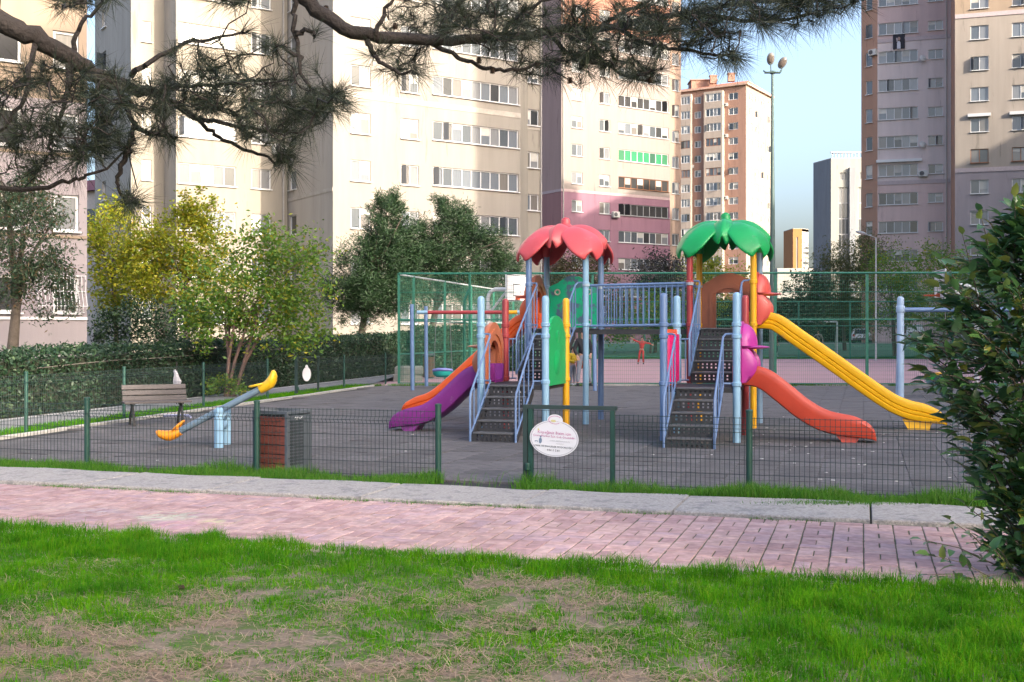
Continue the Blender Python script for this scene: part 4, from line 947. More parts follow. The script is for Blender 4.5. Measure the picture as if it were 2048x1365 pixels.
def slide(vs, sgn, uc, prof, sec, m, foot, label):
    pts = cr([(a, 0, b) for a, b in prof], 5); fr = []
    for i, p in enumerate(pts):
        a = pts[max(0, i - 1)]; b = pts[min(len(pts) - 1, i + 1)]; t = (b - a).normalized()
        up = Vector((-t.z, 0, t.x)); fr.append((lv(vs + sgn * p.x, uc, p.z), Vector((0, 1, 0)), Vector((up.x * sgn, 0, up.z))))
    q = pts[-1]                                     # walls run out into a rounded lip
    fr = [(a, b, c * (1 - .28 * min(1.0, max(0.0, (p.x - q.x + .35) / .35)) ** 2)) for (a, b, c), p in zip(fr, pts)]
    for dx, ws, hs, dz in ((.05, .985, .66, -.004), (.095, .95, .54, -.012), (.13, .88, .38, -.024), (.15, .76, .18, -.036)): fr.append((lv(vs + sgn * (q.x + dx), uc, q.z + dz), Vector((0, ws, 0)), Vector((0, 0, hs))))
    full = sec + [(-a, b) for a, b in sec[-2:0:-1]]; mb = MB().sweep(fr, full)
    o = part('slide', mb, m, rPlay, sm=38, label=label)
    a, b, zt = foot; mb = MB(); x0, x1 = vs + sgn * a, vs + sgn * b
    V = [lv(x0 + sgn * .1, uc - .19, .02), lv(x1 - sgn * .07, uc - .19, .02), lv(x1 - sgn * .07, uc + .19, .02), lv(x0 + sgn * .1, uc + .19, .02), lv(x0, uc - .17, zt), lv(x1, uc - .17, zt), lv(x1, uc + .17, zt), lv(x0, uc + .17, zt)]
    mb.add(V, [(0, 1, 2, 3), (4, 5, 6, 7), (0, 1, 5, 4), (1, 2, 6, 5), (2, 3, 7, 6), (3, 0, 4, 7)])
    ft = part('foot', mb, m, o)
SH = [(-.12, .86), (.18, .855), (.36, .80), (.62, .62), (.95, .385), (1.28, .215), (1.6, .135), (1.9, .105), (2.08, .09)]
LG = [(-.12, 1.75), (.2, 1.74), (.34, 1.68), (.6, 1.49), (1.2, 1.06), (1.8, .62), (2.2, .35), (2.5, .22), (2.8, .16), (3.02, .14)]
uSl = (UL[0] + UL[1]) / 2; uSt = (UT[0] + UT[1]) / 2
sx = lambda P, k: [(a * k, b) for a, b in P]
slide(LV[0], -1, uSl, sx(SH, .79), SEC_WAV, p_pur, (1.26, 1.6, .13), 'short purple slide'); slide(RV[1], 1, uSl, sx(SH, .89), SEC_WAV, p_red, (1.42, 1.78, .13), 'short red slide')
slide(LV[0], -1, uSt, sx(LG, .84), SEC_RIB, p_ora, (2.05, 2.45, .2), 'long orange slide'); slide(RV[1], 1, uSt, LG, SEC_RIB, p_yel, (2.45, 2.95, .2), 'long yellow slide')
# slide entry hoods: arch plate with a peaked-cap shaped bulge outside
def arch(hw, hs, ht, n=15, flat=0.0):
    out = [(-hw, 0), (-hw, hs * .5), (-hw, hs)]
    for i in range(1, n):
        t = i / n; a = -hw + 2 * hw * t; out.append((a, hs + (ht - hs) * (sin(pi * t) ** (1.4 - flat))))
    return out + [(hw, hs), (hw, hs * .5), (hw, 0)]
def hood(vp, sgn, uc, z, m, m2, label, hw=.5):
    fr = lambda a, b, c: lv(vp + sgn * (c - .02), uc + a, z + b); mb = MB()
    mb.ring(arch(hw, .66, 1.0, 15, .6), arch(.27, .46, .70, 15, .85), .06, fr, closed=False)
    mb.ring(arch(.40, .60, .88, 15, .7), arch(.34, .54, .80, 15, .8), -.02, fr, closed=False)
    o = part('slide_hood', mb, m, rPlay, sm=35, label=label)
    cap = MB(); n, k_ = 14, 8                       # half dome and brim
    def dome(c, r, z0, z1, sq=1.0):
        V = []; 
        for i in range(k_ + 1):
            ph = z0 + (z1 - z0) * i / k_
            for j in range(n + 1):
                th = -pi / 2 + pi * j / n; V.append(lv(vp + sgn * (.045 + c[0] + r[0] * cos(ph) * cos(th)), uc + r[1] * cos(ph) * sin(th), z + c[1] + r[2] * sin(ph)))
        cap.add(V, [(i * (n + 1) + j, i * (n + 1) + j + 1, (i + 1) * (n + 1) + j + 1, (i + 1) * (n + 1) + j) for i in range(k_) for j in range(n)])
    dome((0, .62), (.21, .34, .35), 0, pi / 2); dome((0, .60), (.40, .31, .035), -pi / 2, pi / 2)
    for s in (-1, 1):                                # cheeks either side of the slide
        V = []
        for i in range(9):
            t = i / 8; zz = .58 - .52 * t; ob = .21 * sin(pi * (.12 + .80 * t)) + .02
            for a, b in ((.37, 0), (.36, ob * .7), (.30, ob), (.265, ob * .8), (.26, 0)): V.append(lv(vp + sgn * (.045 + b), uc + s * a, z + zz))
        cap.add(V, [(i * 5 + j, i * 5 + j + 1, (i + 1) * 5 + j + 1, (i + 1) * 5 + j) for i in range(8) for j in range(4)])
    part('cap', cap, m2, o, sm=50)
hood(LV[0], -1, uSl, ZL_, p_brn2, p_brn2, 'orange brown arched hood of the purple slide'); hood(RV[1], 1, uSl, ZL_, p_mag, p_mag, 'magenta cap shaped hood of the red slide')
hood(LV[0], -1, uSt, ZU, p_brn, p_ora, 'brown arched hood of the orange slide', .52); hood(RV[1], 1, uSt, ZU, p_cap, p_cap, 'coral cap shaped hood of the yellow slide', .52)
# brown arch with window opening at the back of the green roofed tower
uc_ = UT[1] - .03; vc_ = sum(RV) / 2; fr = lambda a, b, c: lv(vc_ + a, uc_ + c, ZU + b); mb = MB()
mb.ring(arch(.51, .80, 1.02, 15, .2), arch(.24, .64, .66, 15, .9), .07, fr, closed=False); mb.ring(arch(.36, .66, .86, 15), arch(.29, .64, .74, 15), -.025, fr, closed=False)
part('arch_panel', mb, p_brn, rPlay, sm=35, label='brown arch panel with an opening')
# teal face panel at the back of the red roofed tower
vc_ = sum(LV) / 2; fr = lambda a, b, c: lv(vc_ + a, uc_ + c, ZU + b)
o1 = [(-.48, .02), (.48, .02), (.48, .80), (.40, .84), (.30, .88)] + [(.30 - .60 * i / 10, .88 + .14 * sin(pi * i / 10)) for i in range(1, 10)] + [(-.30, .88), (-.40, .84), (-.48, .80)]
pn = part('panel', MB().poly(o1, .05, fr), p_teal, rPlay, label='worn teal green panel with round portholes')
m_port = mat('porthole', (0.42, 0.40, 0.36), .5)
for a, b in ((-.31, .70), (-.31, .12), (.31, .70), (.31, .12)):
    ou = [(a + .06 * cos(t * pi / 7), b + .06 * sin(t * pi / 7)) for t in range(14)]; inn = [(a + .035 * cos(t * pi / 7), b + .035 * sin(t * pi / 7)) for t in range(14)]
    part('porthole', MB().ring(ou, inn, -.02, fr), m_port, pn)
# lower green relief panel, right side of the left lower platform
vp = LV[1]; uc_ = sum(UL) / 2; fr = lambda a, b, c: lv(vp - .03 + c, uc_ + a, ZL_ - .02 + b)
o1 = [(-.56, 0), (.56, 0), (.56, .84), (.42, .92)] + [(.42 * cos(pi * i / 8), .92 + .20 * sin(pi * i / 8)) for i in range(1, 8)] + [(-.42, .92), (-.56, .84)]
pn = part('panel', MB().poly(o1, .05, fr), p_grn, rPlay, label='green panel with a rounded relief figure')
part('relief', MB().ell(lv(vp - .03, uc_, ZL_ + .34), (.075, .30, .28), 16, 10).ell(lv(vp - .03, uc_ + .02, ZL_ + .76), (.065, .22, .17), 16, 10).ell(lv(vp - .08, uc_ - .02, ZL_ + .63), (.05, .12, .03), 12, 6), p_grn, pn, sm=60)
# pink ribbed panel, left side of the right lower platform
vp = RV[0]; mb = MB()
for k in range(4): mb.tube([lv(vp, uc_ - .36 + .24 * k, ZL_ + .05), lv(vp, uc_ - .36 + .24 * k, ZL_ + .80)], .085, 12)
pn = part('panel', mb, p_pink, rPlay, sm=40, label='pink panel of upright rollers'); part('edge_plate', MB().box(lv(vp, uc_, ZL_ + .43), (.035, 1.14, .9)), p_ora, pn)
# ================================================================ FENCES, GATES, FURNITURE
m_fg = mat('fence_green', (0.010, 0.052, 0.040), 0.5, 0.2, 8, wear=(0.03, 0.06, 0.05), wear_amt=.38, wscale=12); m_fd = mat('fence_dark', (0.018, 0.038, 0.036), 0.6, 0.2, 8)
m_wire = mat('fence_wire', (0.016, 0.035, 0.034), 0.6, 0.1, 4); m_wireg = mat('court_wire', (0.02, 0.13, 0.085), 0.6, 0.1, 4); m_cg = mat('court_green', (0.02, 0.15, 0.10), 0.5, 0.15, 4)
def wires(mb, a, b, z0, z1, pv=.05, ph=.2, r=.0022, fold=True):
    """welded mesh panel from a to b (2-D points), V-folded near the top"""
    a = Vector(a); b = Vector(b); L_ = (b - a).length; d = (b - a) / L_; nrm = Vector((d.y, -d.x)); n = int(L_ / pv)
    prof = [(z0, 0), (z1 - .16, 0), (z1 - .12, .035), (z1 - .08, 0), (z1, 0)] if fold else [(z0, 0), (z1, 0)]
    for i in range(n + 1):
        p = a + d * min(L_, i * pv); mb.tube([(*(p + nrm * o), z) for z, o in prof], r, 4, cap=False)
    zs = [z0 + .02 + ph * k for k in range(int((z1 - z0 - .2) / ph) + 1)] + ([z1 - .16, z1 - .12, z1 - .08, z1 - .01] if fold else [z1])
    for z in zs:
        off = .035 if (fold and abs(z - (z1 - .12)) < .001) else 0; p, q = a + nrm * (off + .004), b + nrm * (off + .004); mb.tube([(*p, z), (*q, z)], r, 4, cap=False)
def fpost(mb, p, h, r=.027): mb.lathe([(r, 0), (r, h - .01), (r * 1.12, h - .01), (r * 1.12, h + .012), (r * .6, h + .02)], (p[0], p[1], 0), 10)
UF = 11.98
rFf = thing('mesh_fence', 'low dark green wire mesh fence along the brick path', 'fence', vu(-6.6, UF, 0))
pv_ = [-13.6, -11.4, -9.12, -6.78, -4.52]; pr_ = [-2.52, -1.12, 1.1, 3.4]
for v in pv_ + pr_[1:]: mb = MB(); fpost(mb, vu(v, UF), .86, .034); part('post', mb, m_fg, rFf, sm=40, world=True)
for ch in (pv_, pr_):
    for a, b in zip(ch[:-1], ch[1:]):
        mb = MB(); wires(mb, vu(a, UF)[:2], vu(b, UF)[:2], .04, .80, .05, .15, .003); o = part('wire_panel', mb, m_wire, rFf, world=True); o['kind'] = 'stuff'
def gate(loc, rz, w, h, label, dark):
    r = thing('gate', label, 'gate', loc, rz, 'gates of the playground fence'); m = m_fd
    part('gate_post', MB().chbox((0, 0, h / 2 + .015), (.05, .06, h + .03), .004), m, r); part('frame_stile', MB().chbox((.058, 0, h / 2 + .02), (.05, .05, h - .04), .003), m_fg if not dark else m, r)
    part('frame_stile', MB().chbox((w - .02, 0, h / 2), (.045, .05, h), .003), m_fg if not dark else m, r)
    part('top_rail', MB().chbox((w / 2 + .01, 0, h + .006), (w + .03, .055, .045), .003), m, r)
    part('hinge', MB().lathe([(.025, -.04), (.03, -.03), (.03, .03), (.025, .04)], (.03, -.04, .22), 10), m_fg, r)
    mb = MB(); wires(mb, (.08, 0), (w - .04, 0), .03, h - .03, .05, .15, .0024, False); o = part('wire_panel', mb, m_wire, r); o['kind'] = 'stuff'
    return r
vG0, vG1 = -3.50, -2.52; pG = vu(vG0, UF - .02); rG1 = gate(pG, -A17, vG1 - vG0, .86, 'green wire gate with an oval notice beside the fence opening', False)
# oval notice on the gate
m_sw = mat('sign_white', (0.66, 0.66, 0.70), .45, .05, 3); m_sl = mat('sign_line', (0.22, 0.22, 0.27), .5); m_sm = mat('sign_magenta', (0.48, 0.10, 0.28), .5); m_sk = mat('sign_black', (0.05, 0.05, 0.06), .5); m_sg = mat('sign_grey', (0.42, 0.43, 0.46), .5)
def sign(parent_loc, rz, label, text=True, W_=.27, H_=.195):
    r = thing('notice_sign', label, 'sign', parent_loc, rz); fr = lambda a, b, c: (a, -.012 - c, b)
    E = lambda a, b, k=40: [(a * cos(2 * pi * i / k), b * sin(2 * pi * i / k)) for i in range(k)]
    bd = part('board', MB().poly(E(W_, H_), .006, fr), m_sw, r); tp = part('crest', MB().poly([(x, y + H_ * 1.02) for x, y in E(W_ * .31, H_ * .30)], .008, fr), m_sw, r)
    part('border_line', MB().ring(E(W_ * .955, H_ * .945), E(W_ * .938, H_ * .925), .0015, lambda a, b, c: (a, -.0185 - c, b)), m_sl, bd)
    def txt(s, x, z, size, m, par):
        c = bpy.data.curves.new('lettering', 'FONT'); c.body = s; c.size = size; c.align_x = 'CENTER'; c.align_y = 'CENTER'; c.resolution_u = 1; c.extrude = .0004
        o = bpy.data.objects.new('lettering', c); COL.objects.link(o); bpy.context.view_layer.update()
        me = bpy.data.meshes.new_from_object(o.evaluated_get(bpy.context.evaluated_depsgraph_get())); bpy.data.objects.remove(o)
        q = link('lettering', me, m, par, (x, -.0200, z), (pi / 2, 0, 0)); return q
    if text:
        cz = H_ * 1.02; ff = lambda a, b, c: (a, -.0205 - c, b)
        part('crest_ring', MB().ring([(x, y + cz) for x, y in E(W_ * .27, H_ * .23)][4:36], [(x, y + cz) for x, y in E(W_ * .25, H_ * .205)][4:36], .001, ff, closed=False), m_sm, tp)
        part('crest_band', MB().poly([(x * 1.0 - .018, y + cz - .012) for x, y in E(.03, .013, 14)], .001, ff), mat('crest_yellow', (0.55, 0.5, 0.22), .5), tp)
        part('star', MB().poly([(-W_ * .66 + .012 * (1 if i % 2 == 0 else .45) * sin(i * pi / 5), H_ * .43 + .016 * (1 if i % 2 == 0 else .45) * cos(i * pi / 5)) for i in range(10)], .001, lambda a, b, c: (a, -.0188 - c, b)), mat('star_yellow', (0.55, 0.58, 0.12), .5), bd)
        txt('Köpeğiniz Bizim için', 0, H_ * .30, .045, m_sm, bd); txt('Çevre Herkes İçin Çok Önemlidir.', 0, H_ * .10, .033, m_sm, bd)
        txt('Lütfen dışkılarını poşetle', W_ * .25, -H_ * .12, .022, m_sg, bd); txt('toplayınız', W_ * .25, -H_ * .26, .022, m_sg, bd)
        txt('PARK VE BAHÇELER MÜDÜRLÜĞÜ', 0, -H_ * .46, .0275, m_sk, bd); txt('444 0 540', 0, -H_ * .66, .036, m_sk, bd)
        mb = MB(); f2 = lambda a, b, c: (a, -.0188 - c, b)      # little walker and dog drawing
        mb.poly([(-.150 + .018 * cos(t), -.035 + .032 * sin(t)) for t in np.linspace(0, 2 * pi, 12, False)], .001, f2); mb.poly([(-.148 + .009 * cos(t), .008 + .012 * sin(t)) for t in np.linspace(0, 2 * pi, 10, False)], .001, f2)
        mb.poly([(-.212, -.038), (-.18, -.034), (-.178, -.052), (-.186, -.052), (-.187, -.044), (-.203, -.044), (-.204, -.053), (-.21, -.053)], .001, f2); part('drawing', mb, mat('sign_blue', (0.16, 0.22, 0.32), .5), bd)
    return r
ps = at(1113, 877, vu(-3.22, UF - .06).y); sign((*vu(-3.17, UF - .055)[:2], ps.z), -A17, 'white oval dog notice hanging on the green gate').rotation_euler = (0, radians(3.5), -A17)
# rear fence along the left lane
rFb = thing('mesh_fence', 'low green wire mesh fence between the rubber floor and the asphalt lane', 'fence', (LB(24) - .12, 24, 0))
def lbx(Y): return LB(Y) - .16
dY = [14.0, 17.1, 19.9, 22.9, 26.4, 29.4]; dY2 = [32.2, 34.6, 37.4]
def gateY(px): 
    k = (px - 1024) / F; return (-8.16 - .2 * 18) / (k - .2)
PXP = [-150, 52, 248, 407, 535]; dY = [gateY(x) for x in PXP]; g2a, g2b = gateY(592), gateY(637); dY2 = [gateY(x) for x in (637, 688, 771, 843)]
for Y in dY + dY2[1:]: mb = MB(); fpost(mb, (lbx(Y), Y), 1.02, .03); part('post', mb, m_fg, rFb, sm=40, world=True)
for ch in (dY, dY2):
    for a, b in zip(ch[:-1], ch[1:]): mb = MB(); wires(mb, (lbx(a), a), (lbx(b), b), .04, .98, .06, .2, .0026); o = part('wire_panel', mb, m_wire, rFb, world=True); o['kind'] = 'stuff'
aa = Vector((lbx(g2a), g2a)); ab = Vector((lbx(g2b), g2b)); rz2 = atan2(ab.y - aa.y, ab.x - aa.x)
gate((aa.x, aa.y, 0), rz2, (ab - aa).length, 1.02, 'dark wire gate with a blank oval board beside the asphalt lane', True)
q = aa.lerp(ab, .35); sign((q.x + .06, q.y - .02, .58), rz2 - .35, 'blank grey oval board hanging on the rear gate', False, .17, .19)
# court fence
rCf = thing('court_fence', 'high green mesh fence around the sports court', 'fence', (-3.65, 37, 0)); YC0, YC1 = 37.0, 36.4
def yc(x): return YC0 + (YC1 - YC0) * (x + 3.65) / 20
xs = [(px - 1024) / F * 36.85 for px in (797, 1185, 1547, 1728, 2000, 2250)]; HC = 3.62
for x in xs: part('post', MB().box((x, yc(x), HC / 2), (.08, .08, HC)), m_cg, rCf, world=True)
for z, r in ((HC - .02, .035), (2.12, .032), (3.0, .012), (2.7, .008), (1.4, .008), (.08, .02)):
    part('rail', MB().tube([(xs[0], yc(xs[0]) - .05, z), (xs[-1], yc(xs[-1]) - .05, z)], r, 6), m_cg, rCf, world=True)
for a, b in zip(xs[:-1], xs[1:]):
    mb = MB(); n = int((b - a) / .065)
    for i in range(n): x = a + .065 * (i + .5); mb.tube([(x, yc(x) - .08, .06), (x, yc(x) - .08, HC)], .0032, 3, cap=False)
    for k in range(int(HC / .13)): z = .1 + .13 * k; mb.tube([(a, yc(a) - .082, z), (b, yc(b) - .082, z)], .0028, 3, cap=False)
    o = part('mesh_panel', mb, m_wireg, rCf, world=True); o['kind'] = 'stuff'
# side run of the court fence with cranked posts
rCs = thing('court_fence', 'side run of the high court fence leading away past the basketball board', 'fence', (-3.65, 37, 0))
sa, sb = Vector((-3.66, 37.1)), Vector((-3.66 + 6.0, 62.0))
for t in (.06, .2, .34, .48, .62, .8, 1): p = sa.lerp(sb, t); part('post', MB().box((p.x, p.y, 1.8), (.08, .08, 3.6)), m_cg, rCs, world=True)
for z in (3.58, 2.1, 1.0): part('rail', MB().tube([(*sa, z), (*sb, z)], .03, 6), m_cg if z < 3 else mat('rail_galv', (0.36, 0.4, 0.4), .5), rCs, world=True)
mb = MB()
for i in range(260): p = sa.lerp(sb, i / 260); mb.tube([(*p, .05), (*p, 3.58)], .0035, 3, cap=False)
for k in range(26): mb.tube([(*sa, .1 + .135 * k), (*sb, .1 + .135 * k)], .003, 3, cap=False)
o = part('mesh_panel', mb, m_wireg, rCs, world=True); o['kind'] = 'stuff'
pk = at(928, 770, 36.9); mb = MB().tube([(pk.x, 37.3, 0), (pk.x, 37.3, 2.75), (pk.x + .17, 37.3, 3.15), (pk.x + .17, 37.3, 3.6)], .045, 8).tube([(pk.x + .17, 37.25, 0), (pk.x + .17, 37.25, 3.2)], .04, 8)
for z in (.9, 1.5, 2.1): mb.tube([(pk.x, 37.27, z), (pk.x + .17, 37.27, z)], .015, 5)
tag(link('ladder_post', mb.mesh('ladder_post', (pk.x, 37.3, 0)), m_cg, None, (pk.x, 37.3, 0)), 'green cranked ladder post behind the left court fence', 'post')
# rear division fence across court and pitch
rCd = thing('court_fence', 'green fence dividing the pink court from the turf pitch', 'fence', (14, 76, 0))
for k in range(12): x = 2 + k * 3.4; part('post', MB().box((x, 76.2, 1.9), (.09, .09, 3.8)), m_cg, rCd, world=True)
for z in (3.8, 2.2, .15): part('rail', MB().tube([(-3, 76.15, z), (40, 76.15, z)], .04, 6), m_cg, rCd, world=True)
mb = MB()
for i in range(330): mb.tube([(-3 + .13 * i, 76.1, .1), (-3 + .13 * i, 76.1, 3.8)], .004, 3, cap=False)
for k in range(19): mb.tube([(-3, 76.1, .2 + .2 * k), (40, 76.1, .2 + .2 * k)], .004, 3, cap=False)
o = part('mesh_panel', mb, m_wireg, rCd, world=True); o['kind'] = 'stuff'
# hoops
def hoop(loc, rz, label):
    r = thing('basketball_hoop', label, 'basketball hoop', loc, rz, 'basketball hoops of the court'); mw = mat('hoop_white', (0.6, 0.6, 0.6), .5)
    part('pole', MB().tube([(0, 0, 0), (0, 0, 3.0), (.08, 0, 3.2), (.3, 0, 3.32), (1.15, 0, 3.3)], .075, 10), mw, r, sm=40); part('brace', MB().tube([(0, 0, 2.35), (.75, 0, 3.2), (1.15, 0, 2.95)], .045, 8), mw, r)
    bd = part('backboard', MB().chbox((1.2, 0, 3.35), (.05, 1.6, 1.0), .01), mat('board_white', (0.62, 0.63, 0.65), .5), r)
    fr = lambda a, b, c: (1.226 + c, a, b); part('target_square', MB().ring([(-.3, 3.05), (.3, 3.05), (.3, 3.5), (-.3, 3.5)], [(-.26, 3.09), (.26, 3.09), (.26, 3.46), (-.26, 3.46)], .004, fr), m_sk, bd)
    part('border', MB().ring([(-.795, 2.87), (.795, 2.87), (.795, 3.83), (-.795, 3.83)], [(-.76, 2.9), (.76, 2.9), (.76, 3.8), (-.76, 3.8)], .004, fr), m_sk, bd)
    part('rim', MB().tube([(1.5 + .23 * cos(t), .23 * sin(t), 2.98) for t in np.linspace(0, 2 * pi, 18)], .025, 6).box((1.26, 0, 2.98), (.1, .2, .12)), mat('rim_orange', (0.55, 0.08, 0.02), .5), r)
pb = at(1032, 570, 42.5); hoop((pb.x - 1.05, 42.9, 0), radians(-28), 'white basketball hoop behind the left play tower'); pb = at(1868, 560, 39.5); hoop((pb.x + 1.35, 39.2, 0), radians(172), 'white basketball hoop partly hidden by the glossy shrub')
# goal
rGo = thing('football_goal', 'white football goal standing on the turf pitch', 'goal', (*gp(1610, 715)[:2], .1)); mw = MATS['hoop_white']; Yg = 84; zg = .16
a, b = at(1553, 715, Yg), at(1674, 715, Yg)
for x in (a.x, b.x): part('post', MB().tube([(x, Yg, zg), (x, Yg, zg + 2.4)], .06, 8), mw, rGo, world=True)
part('crossbar', MB().tube([(a.x, Yg, zg + 2.4), (b.x, Yg, zg + 2.4)], .06, 8), mw, rGo, world=True); part('back_stay', MB().tube([(a.x, Yg, zg + 2.4), (a.x + .3, Yg + 1.6, zg + .2)], .04, 6).tube([(b.x, Yg, zg + 2.4), (b.x + .3, Yg + 1.6, zg + .2)], .04, 6), mw, rGo, world=True)
# bench
pbn = gp(300, 850); rBe = thing('park_bench', 'weathered grey slatted bench with dark cast legs on the rubber floor', 'bench', (-6.35, 20.55, .025), radians(27))
m_slat = mat('slat_grey', (0.085, 0.074, 0.072), .85, .3, 5, .4, 40, stretch=(.4, 6, 6)); m_cast = mat('cast_iron', (0.035, 0.032, 0.032), .7)
for k, (y, z, t) in enumerate(((-.16, .42, 0), (-.03, .42, 0), (.10, .42, 0))): part('slat', MB().chbox((0, y, z), (1.16, .11, .035), .006), m_slat, rBe)
for k in range(3): part('slat', MB().chbox((0, .19 + .048 * k, .475 + .098 * k), (1.12, .092, .03), .006, Matrix.Rotation(radians(64), 3, 'X')), m_slat, rBe)
for x in (-.42, .42):
    part('leg', MB().tube([(x, -.20, 0), (x, -.15, .22), (x, -.02, .36), (x, .13, .385)], [.028, .024, .024, .026], 8).tube([(x, .28, 0), (x, .16, .2), (x, .02, .34)], .024, 8).tube([(x, -.2, .39), (x, .15, .39), (x, .19, .44), (x, .325, .70)], .022, 8), m_cast, rBe)
# litter bin with wooden front
pt_ = gp(560, 948); rTb = thing('litter_bin', 'square litter bin with red wood front and perforated grey side behind the fence', 'litter bin', (-2.72, 13.62, .025), radians(-31))
m_wd = mat('bin_wood', (0.15, 0.036, 0.022), .55, .3, 6, .2, 40, stretch=(.5, 1, 8)); m_bg = mat('bin_grey', (0.075, 0.088, 0.105), .5, .15, 6); w, d, h = .50, .40, .70
for k in range(6): part('plank', MB().chbox((0, -d / 2 - .006, .06 + .11 * k + .0), (w - .012, .10, .022), .003, Matrix.Rotation(radians(90), 3, 'X')), m_wd, rTb)
part('core', MB().box((0, 0, h / 2), (w - .03, d - .01, h - .03)), mat('bin_dark', (0.02, 0.02, 0.022), .7), rTb)
for (x, y) in ((-w / 2, d / 2), (w / 2, d / 2), (w / 2, -d / 2), (-w / 2, -d / 2)): part('corner_post', MB().box((x, y, h / 2), (.035, .035, h)), m_bg, rTb)
mb = MB(); holes = [(.05 + .035 * i, .073 + .035 * i, .08 + .038 * j, .105 + .038 * j) for i in range(7) for j in range(14)]
plate(mb, Vector((w / 2 + .004, -d / 2, .02)), Vector((0, 1, 0)), Vector((0, 0, 1)), d, h - .04, holes, Vector((1, 0, 0)), .004); part('perforated_side', mb, m_bg, rTb)
part('lid', MB().ring([(-w / 2 - .02, -d / 2 - .02), (w / 2 + .02, -d / 2 - .02), (w / 2 + .02, d / 2 + .02), (-w / 2 - .02, d / 2 + .02)], [(-w / 2 + .05, -d / 2 + .05), (w / 2 - .05, -d / 2 + .05), (w / 2 - .05, d / 2 - .05), (-w / 2 + .05, d / 2 - .05)], .03, lambda a, b, c: (a, b, h + c)), m_bg, rTb)
part('scrawl', MB().tube([(w / 2 + .012, -.08, .64), (w / 2 + .012, -.06, .66), (w / 2 + .012, -.04, .63), (w / 2 + .012, -.02, .66), (w / 2 + .012, .02, .635), (w / 2 + .012, .06, .66)], .004, 4), m_pvc, rTb)
# see-saw
pz = Vector((-4.2, 16.7, .026)); rSs = thing('see_saw', 'grey blue see-saw with yellow moulded seats tipped to one side', 'see-saw', pz, 0.0)
tl = radians(27.5); bx = Vector((cos(tl), 0, sin(tl))); c0 = Vector((-.04, 0, .52))
part('beam', MB().tube([c0 - bx * .78, c0 + bx * .78], .05, 14), plast('paint_dullblue', (0.13, 0.19, 0.25), (0.17, 0.2, 0.22), .4, 8), rSs, sm=40)
def sseat(s, m):
    mb = MB(); e = c0 + bx * (s * .76); ax = bx * s; up = Vector((-bx.z, 0, bx.x)); side = Vector((0, 1, 0))
    fr = [(e + ax * t + up * b, side * w_, up * hh) for t, b, w_, hh in ((-.11, .0, .06, .062), (-.05, .0, .08, .07), (.02, .004, .09, .075), (.08, .02, .10, .085), (.13, .05, .105, .085), (.17, .085, .095, .08), (.20, .105, .07, .06), (.212, .11, .03, .03))]
    mb.sweep(fr, [(cos(a), sin(a)) for a in np.linspace(0, 2 * pi, 14, False)])
    o = part('seat', mb, m, rSs, sm=50)
    h_ = e - ax * .11 + up * .075; part('handle', MB().tube([h_ + ax * .11 * cos(a) + side * .085 * sin(a) + up * (-.03 * cos(a)) for a in np.linspace(0, 2 * pi, 18)], .018, 8), m, o, sm=50)
sseat(1, plast('plastic_lemon', (0.68, 0.42, 0.01))); sseat(-1, plast('plastic_amber', (0.75, 0.27, 0.005)))
for y in (-.22, .22): part('leg', MB().lathe([(.068, 0), (.068, .52), (.06, .555), (.035, .575)], (0, y, 0), 14), m_lb, rSs, sm=40)
part('axle', MB().tube([(0, -.22, .45), (0, .22, .45)], .055, 12).tube([(0, -.22, .30), (0, .22, .30)], .05, 12), m_lb, rSs, sm=40)
# swings
m_ch = mat('chain', (0.25, 0.25, 0.26), .4, metal=.6)
a1, a2 = gp(825, 783), gp(853, 775); rSw = thing('playground_swing', 'swing frame with steel blue legs and red, yellow and light blue crossbar', 'swing', (a1.x, a1.y, .026))
zb = 2.30; e1 = Vector((2.05, 34.4, 0)); b0 = Vector((a1.x + .06, a1.y + .9, zb)); b1 = Vector((2.5, 33.8, zb)); f_ = lambda t: b0.lerp(b1, t)
for p in (a1, a2): part('leg', MB().tube([(p.x, p.y, .026), (p.x - .02, p.y + (.0), 2.52)], .058, 12), m_db, rSw, world=True, sm=40)
for t0, t1, m, r in ((0, .06, m_lb, .055), (.06, .49, m_rd, .055), (.49, .56, m_ye, .056), (.56, 1, m_lb, .055)): part('crossbar', MB().tube([f_(t0), f_(t1)], r, 12), m, rSw, world=True, sm=40)
q = f_(.5); part('leg', MB().tube([(q.x, q.y - .08, .026), (q.x, q.y - .08, 2.55)], .058, 12), m_ye, rSw, world=True, sm=40)
for p in (gp(1190, 784), Vector((2.76, 35.4, 0))): part('leg', MB().tube([(p.x, p.y, .026), (p.x, p.y + (.4 if p.y < 34 else -.4), 2.5)], .058, 12), m_db, rSw, world=True, sm=40)
def bucket(loc, m1, m2, ztop, label, rz=0):
    r = thing('toddler_swing', label, 'swing seat', loc, rz); hz = ztop - loc[2]
    part('shell', MB().lathe([(.02, -.12), (.2, -.13), (.29, -.06), (.31, .05), (.27, .06), (.24, -.02), (.16, -.08), (.02, -.09)], (0, 0, .15), 18), m1, r, sm=50)
    part('bar', MB().tube([(-.27, -.12, .22), (-.15, -.27, .25), (.12, -.28, .25), (.27, -.12, .22)], .05, 8), m2, r, sm=50)
    part('chain', MB().tube([(-.27, 0, .2), (-.2, 0, hz)], .01, 5).tube([(.27, 0, .2), (.2, 0, hz)], .01, 5), m_ch, r)
ps_ = f_(.145); bucket((ps_.x, ps_.y, .36), plast('plastic_turquoise', (0.03, 0.40, 0.36)), plast('plastic_lilac', (0.17, 0.19, 0.45)), zb, 'turquoise toddler swing seat hanging from the red crossbar')
